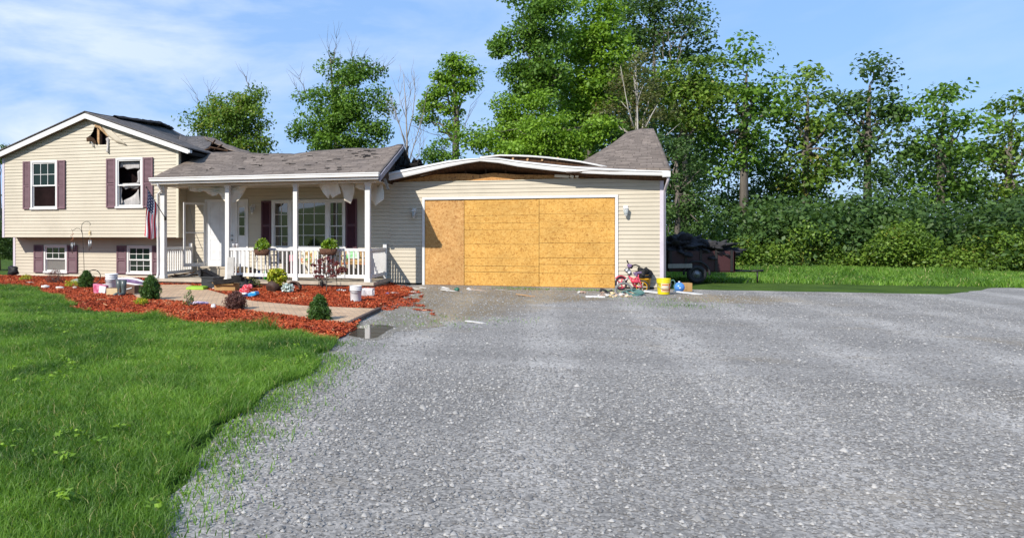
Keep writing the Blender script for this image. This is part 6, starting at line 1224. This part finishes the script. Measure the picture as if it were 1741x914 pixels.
# debris in front of the garage
flake(686, 501, [(-30, -5), (-10, -9), (20, -7), (28, 0), (4, 2), (-20, 5)], 'plaster', 'long white sheet fragment lying between red mulch and gravel', z=.02)
flake(700, 497.5, [(-10, -3), (9, -4), (11, 3), (-8, 4)], 'plaster', 'small white fragment right of the long white sheet fragment', z=.02)
flake(699, 491, [(-26, -4), (24, -5), (28, 3), (-22, 4)], 'plaster', 'white strip against the wall between porch and garage trim', z=.02)
flake(719, 490.5, [(-9, -4), (8, -5), (10, 3), (-6, 5)], 'plaster', 'white fragment at the foot of the left garage trim', z=.02)
flake(757, 491, [(-10, -4), (8, -6), (12, 2), (-7, 5)], 'plaster', 'crumpled white scrap left of the green cup', z=.02, tilt=(.3, .2))
flake(763, 495, [(-20, -6), (16, -8), (22, 0), (2, 5), (-18, 4)], 'plaster', 'broad white plaster flake below the crumpled white scrap', z=.02)
b = put(777, 495, 0, .01); m = MB(); m.blob(b + Vector((0, 0, .035)), (.065, .05, .045), 2, .25); m.solo('green_cup', 'greendark', 'small dark green cup on the gravel before the garage boards', 'cup', b, True)
flake(797, 493, [(-6, -3), (5, -4), (7, 4), (-3, 5)], 'plaster', 'torn pale scrap at the seam of the first two garage boards', z=.02, tilt=(.5, .4))
flake(812, 494, [(-22, -4), (10, -7), (20, -1), (-4, 4)], 'peach', 'flesh coloured flat shard right of the green cup', z=.015)
flake(897, 503.5, [(-26, 5), (-24, -2), (8, -11), (28, -7), (27, -2), (6, 1), (-10, 6)], 'rawwood', 'broken tan board lying alone on the driveway gravel', z=.015)
flake(808, 549, [(-16, -3), (12, -4), (18, 1), (-8, 4)], 'plaster', 'white flake alone in the middle of the driveway', z=.012)
flake(870, 496, [(-40, -3), (38, -3), (40, 2), (-38, 3)], 'greywood', 'long grey splinter along the foot of the garage boards', z=.012)
m = MB(); b = put(1012, 505.5, 0, .02); m.obox(b, (.40, .07, .03), (0, 0, -.02)); m.solo('white_plank', 'white', 'short white plank lying left of the bicycle rubble', 'plank', b - Vector((0, 0, .015)))
for i in range(34):
    px, py = rnd.uniform(1018, 1080), rnd.uniform(499, 506); 
    if i > 27: px, py = rnd.uniform(984, 1000), rnd.uniform(496, 500)
    b = put(px, py, 0, .01); m = MB(); s_ = rnd.uniform(.025, .055); m.blob(b + Vector((0, 0, s_ * .4)), (s_, s_ * .8, s_ * .55), i, .7, 8, 6, 2.2)
    m.solo('rubble_piece', rnd.choice(['brick', 'brick', 'peach', 'plaster', 'paleyellow']), 'small broken rubble lump among the debris at the garage foot', 'rubble', b, group='rubble lumps at the foot of the garage')
# black hose loop
b = put(1030, 499, .1, .01); m = MB(); Yh = b.y; pts = [W(x, y, Yh) for x, y in ((1036, 499), (1028, 493), (1021.5, 490.5), (1021, 494), (1025, 499), (1032, 498), (1040, 494), (1044, 498), (1052, 500), (1066, 499), (1076, 500), (1084, 497))]; m.tube(pts, .028, 8); m.solo('hose', 'rubber', 'thick black hose looping out from under the bicycle', 'hose', b, True)
b = put(1078, 503, .1, .01); m = MB()
for k in range(3): ring_tube(m, b + Vector((-.05 + .07 * k, .02 * k, .04 + .02 * k)), .20 - .03 * k, (.2, .1 * k, 0), .018, 22)
m.solo('garden_hose', 'tealhose', 'coiled dark green garden hose under the rear bicycle wheel', 'hose', b, True)
b = put(1062, 500, .1, .01); m = MB(); ring_tube(m, W(1061, 495, b.y + .05), .19, (R_(78), 0, .2), .03, 26); m.solo('loose_tyre', 'greyrub', 'grey dusty loose tyre leaning under the front bicycle wheel', 'tyre', b, True)
# ---- child's bicycle
YB = -.80; fc, rc = W(1056, 481.5, YB + .15), W(1091, 487.5, YB); t = M2('childrens_bicycle', 'small pink and red childrens bicycle with black handlebar against the garage wall', 'bicycle', (rc.x - .2, YB, .02))
def wheel(c, rot, name='wheel', hub='pinkframe', spokes='orangewood'):
    r0 = .150; m = MB(); ring_tube(m, c, r0, rot, .022, 30); w = m.build('wheel', 'rubber', t, True)
    m = MB(); ring_tube(m, c, r0 - .028, rot, .009, 30); E_ = Euler(rot).to_matrix()
    m.build('rim', hub, w, True)
    m = MB()
    for i in range(5): a = i * 1.257; m.tube([c, Vector(c) + E_ @ Vector(((r0 - .03) * math.cos(a), (r0 - .03) * math.sin(a), 0))], [.022, .014], 6)
    m.tube([Vector(c) + E_ @ Vector((0, 0, -.04)), Vector(c) + E_ @ Vector((0, 0, .04))], .015, 8); m.build('spokes', spokes, w)
    return w
wheel(fc, (R_(86), 0, R_(28)), hub='pinkframe', spokes='pinkframe'); wheel(rc, (R_(92), 0, R_(-12)), hub='amber', spokes='greywood')
Wb = lambda x, y, d=0.0: W(x, y, YB + d)
hd, hb = Wb(1071, 459, .05), Wb(1069.5, 471, .08); bbk = Wb(1079, 487, .02); st = Wb(1085, 470, 0)
m = MB(); m.tube([Wb(1069, 468, .06), bbk], .024, 8); m.tube([Wb(1070, 471, .06), Wb(1078, 474, .03), st], .017, 8); m.tube([bbk, st, Wb(1085.5, 466, 0)], .017, 8); m.tube([bbk, rc + Vector((0, -.05, 0))], .013, 6); m.tube([st, rc + Vector((0, -.05, 0))], .013, 6); m.build('frame', 'pinkframe', t, True)
m = MB()
for s in (-.05, .05): m.tube([hb + Vector((0, s * .8, 0)), fc + Vector((.0, s, 0))], .014, 6)
m.tube([hb, hd, Wb(1068.5, 456, .05)], .018, 8); m.build('fork', 'metal', t, True)
m = MB(); m.tube([Wb(1066, 442.5, .35), Wb(1068, 447, .3), Wb(1069.5, 455, .12), Wb(1074, 455.5, .0), Wb(1076, 451, -.1), Wb(1081, 450, -.15), Wb(1088, 453, -.25)], .018, 6); m.tube([Wb(1067.5, 448, .25), Wb(1076, 451, -.1)], .010, 6); m.build('handlebar', 'iron', t, True)
m = MB(); m.blob(Wb(1071, 452, .0), (.07, .05, .05), 4, .2); m.build('handlebar_pad', 'purple', t, True); m = MB(); m.blob(Wb(1066.5, 459, .05), (.06, .05, .05), 6, .5); m.blob(Wb(1070, 464, .02), (.05, .05, .05), 7, .5); m.build('reflector', 'metal', t, True)
m = MB(); m.obox(Wb(1083.5, 463.5, 0), (.20, .11, .035), (0, -.12, 0)); m.obox(Wb(1081, 467, 0), (.07, .09, .05)); m.build('saddle', 'purple', t, bevel=.012)
m = MB(); m.blob(Wb(1080, 478, -.03), (.10, .03, .045), 3, .2); m.build('chain_guard', 'pinkframe', t, True)
m = MB(); m.tube([bbk + Vector((0, -.08, 0)), bbk + Vector((-.07, -.09, -.05))], .008, 5); m.obox(bbk + Vector((-.08, -.12, -.055)), (.07, .05, .018)); m.tube([bbk + Vector((0, .08, 0)), bbk + Vector((.07, .09, .05))], .008, 5); m.build('pedal', 'rubber', t)
m = MB(); pts = [fc + Euler((R_(86), 0, R_(28))).to_matrix() @ Vector((.185 * math.cos(a), .185 * math.sin(a), 0)) for a in [R_(20) + R_(120) * i / 8 for i in range(9)]]; m.tube(pts, .018, 6); m.build('mudguard', 'pinkframe', t, True)
# ---- yellow bin with black bag
g = G(1098, 493); b = Vector((g.x, g.y + .25, .01)); t = M2('rubbish_bin', 'round yellow bin overflowing with a black bag behind the bicycle', 'bin', b); m = MB(); m.lathe(b, [(.115, 0), (.15, .33), (.16, .335), (.16, .36), (.145, .362), (.135, .30), (.10, .02)], 26); m.build('body', 'amber', t, True)
m = MB(); m.lathe(b + Vector((0, 0, .31)), [(.165, -.03), (.175, -.02), (.175, .03), (.16, .05)], 24); m.blob(b + Vector((-.02, 0, .40)), (.18, .17, .115), 9, .45, 22, 12, 3.2); m.build('bag', 'bagblack', t, True); m = MB(); m.obox(b + Vector((.03, -.15, .26)), (.09, .02, .025)); m.build('handle', 'amber', t, bevel=.005)
# yellow bucket with paper label
g = G(1130, 501.5); b = Vector((g.x, g.y + .16, .01)); t = bucket('bucket', 'bright yellow square looking bucket with a worn paper label beside the blue ball', b, .147, .36, 'yellow', handle=.9); t['label'] = 'bright yellow bucket with a worn paper label beside the blue ball'
m = MB(); seg = 12; k0 = len(m.v)
def lab(a0, a1, z0, z1, rr, mt_, nm):
    m = MB(); n = 10
    for i in range(n + 1):
        a = a0 + (a1 - a0) * i / n
        for z in (z0, z1): r_ = .147 * (.88 + .12 * z / .34) + rr; m.v.append((b.x + r_ * math.cos(a), b.y + r_ * math.sin(a), b.z + z))
    for i in range(n): m.f.append((2 * i, 2 * i + 2, 2 * i + 3, 2 * i + 1))
    return m.build(nm, mt_, t, True)
lab(R_(-120), R_(-20), .06, .26, .003, 'paleyellow', 'paper_label'); lab(R_(-50), R_(-22), .07, .25, .005, 'orange', 'label_band')
for zz_ in (.22, .18, .10): lab(R_(-110), R_(-58), zz_ - .012, zz_ + .008, .0055, 'orange' if zz_ != .18 else 'white', 'label_print')
# blue ball, white boards, teal hose, tan box at the right
g = G(1156, 498); b = Vector((g.x, g.y + .1, .01)); t = M2('blue_ball', 'blue hopping ball with white knob right of the yellow bucket', 'ball', b); m = MB(); m.blob(b + Vector((0, 0, .12)), (.12, .12, .117), 1, 0, 28, 18); m.build('ball', 'ballblue', t, True); m = MB(); m.tube([b + Vector((0, 0, .23)), b + Vector((0, 0, .262))], [.02, .024], 8); m.blob(b + Vector((-.0, -.118, .11)), (.02, .008, .02), 1, 0, 8, 6); m.build('knob', 'white', t, True)
flake(1107, 499, [(-18, -8), (17, -12), (18, 12), (-12, 22)], 'white', 'white board lying between the bicycle and the yellow bucket', 'white_board', 'board', z=.03, th=.02)
flake(1168, 500, [(-30, -3), (34, -3), (34, 8), (-28, 8)], 'white', 'long white plank on the ground in front of the blue ball', 'white_board', 'board', z=.02, th=.025)
b = Vector((G(1146, 498).x, G(1146, 498).y + .1, .01)); m = MB(); Yh = b.y; m.tube([W(x, y, Yh) for x, y in ((1141, 477), (1145, 475.5), (1148, 480), (1146, 486), (1147, 492), (1151, 497), (1158, 500))], .013, 6); m.solo('air_hose', 'tealhose', 'thin grey green hose arching between yellow bucket and blue ball', 'hose', b, True)
b = put(1171, 498, .5, .01); m = MB(); m.obox(b + Vector((0, 0, .1)), (.26, .2, .2), (0, 0, .2)); m.obox(b + Vector((.0, -.11, .12)), (.04, .006, .16), (0, 0, .2)); m.solo('carton', 'cardboard', 'tan carton in the shade behind the blue ball', 'box', b)
b = put(1113, 491, .5, .01); m = MB(); m.obox(b + Vector((0, 0, .12)), (.30, .2, .22), (0, 0, 0)); m.obox(b + Vector((0, 0, .24)), (.33, .22, .03)); m.solo('black_cuboid', 'bagblack', 'low black crate between the yellow bin and yellow bucket', 'cuboid', b, bevel=.01)  # plain low black shape with a wider top
# trailer under a tarp behind the right corner, its shade put into dark colours
Yt = 2.6; bx0, bx1 = W(1134, 440, Yt).x, W(1134, 440, Yt).x + 1.75; t = M2('utility_trailer', 'red utility trailer heaped under tarp, coloured dark for the shade right of the garage', 'trailer', ((bx0 + bx1) / 2, Yt, .0))
m = MB(); m.box((bx0, Yt, .35), (bx1, Yt + .05, .92)); m.box((bx0, Yt + 1.3, .35), (bx1, Yt + 1.35, .92)); m.box((bx0, Yt, .35), (bx0 + .05, Yt + 1.35, .92)); m.box((bx1 - .05, Yt, .35), (bx1, Yt + 1.35, .92)); m.box((bx0, Yt, .33), (bx1, Yt + 1.35, .38)); m.build('body', 'darkred', t, bevel=.01)
m = MB()
for i in range(5): x = bx0 + .1 + i * (bx1 - bx0 - .2) / 4; m = MB(); m.box((x - .03, Yt - .03, .36), (x + .03, Yt, .95)); m.build('stake', 'iron', t)
for x in (bx0 + .75,):
    m = MB(); ring_tube(m, (x, Yt - .10, .27), .19, (R_(90), 0, 0), .075, 24); w_ = m.build('wheel', 'rubber', t, True)
    m = MB(); m.tube([(x, Yt - .13, .27), (x, Yt - .06, .27)], .125, 18); m.tube([(x, Yt - .15, .27), (x, Yt - .12, .27)], .04, 10); m.build('rim', 'metal', w_, True)
    m = MB(); ring_tube(m, (x, Yt - .10, .30), .33, (R_(90), 0, 0), .03, 16, (-.15, 3.3)); m.build('mudguard', 'rubber', t, True)
m = MB(); m.tube([(bx1, Yt + .2, .36), (bx1 + .55, Yt + .65, .34), (bx1, Yt + 1.1, .36)], .03, 6); m.tube([(bx1 + .5, Yt + .65, .34), (bx1 + .85, Yt + .65, .36)], .035, 6); m.tube([(bx1 + .7, Yt + .65, .34), (bx1 + .7, Yt + .65, .02)], .022, 6); m.build('hitch', 'iron', t, True)
m = MB(); m.blob(((bx0 + .45), Yt + .6, 1.0), (.52, .6, .34), 3, .55, 60, 36, 3.6); m.blob((bx0 + 1.2, Yt + .6, .93), (.62, .6, .24), 8, .6, 60, 36, 4.2); m.build('tarp', 'tarp', t, True)
p = W(1155, 451.5, Yt - .1); m = MB(); m.obox((p.x, Yt - .22, p.z), (.62, .03, .12), (0, -.03, 0)); m.build('plank', 'greywood', t)
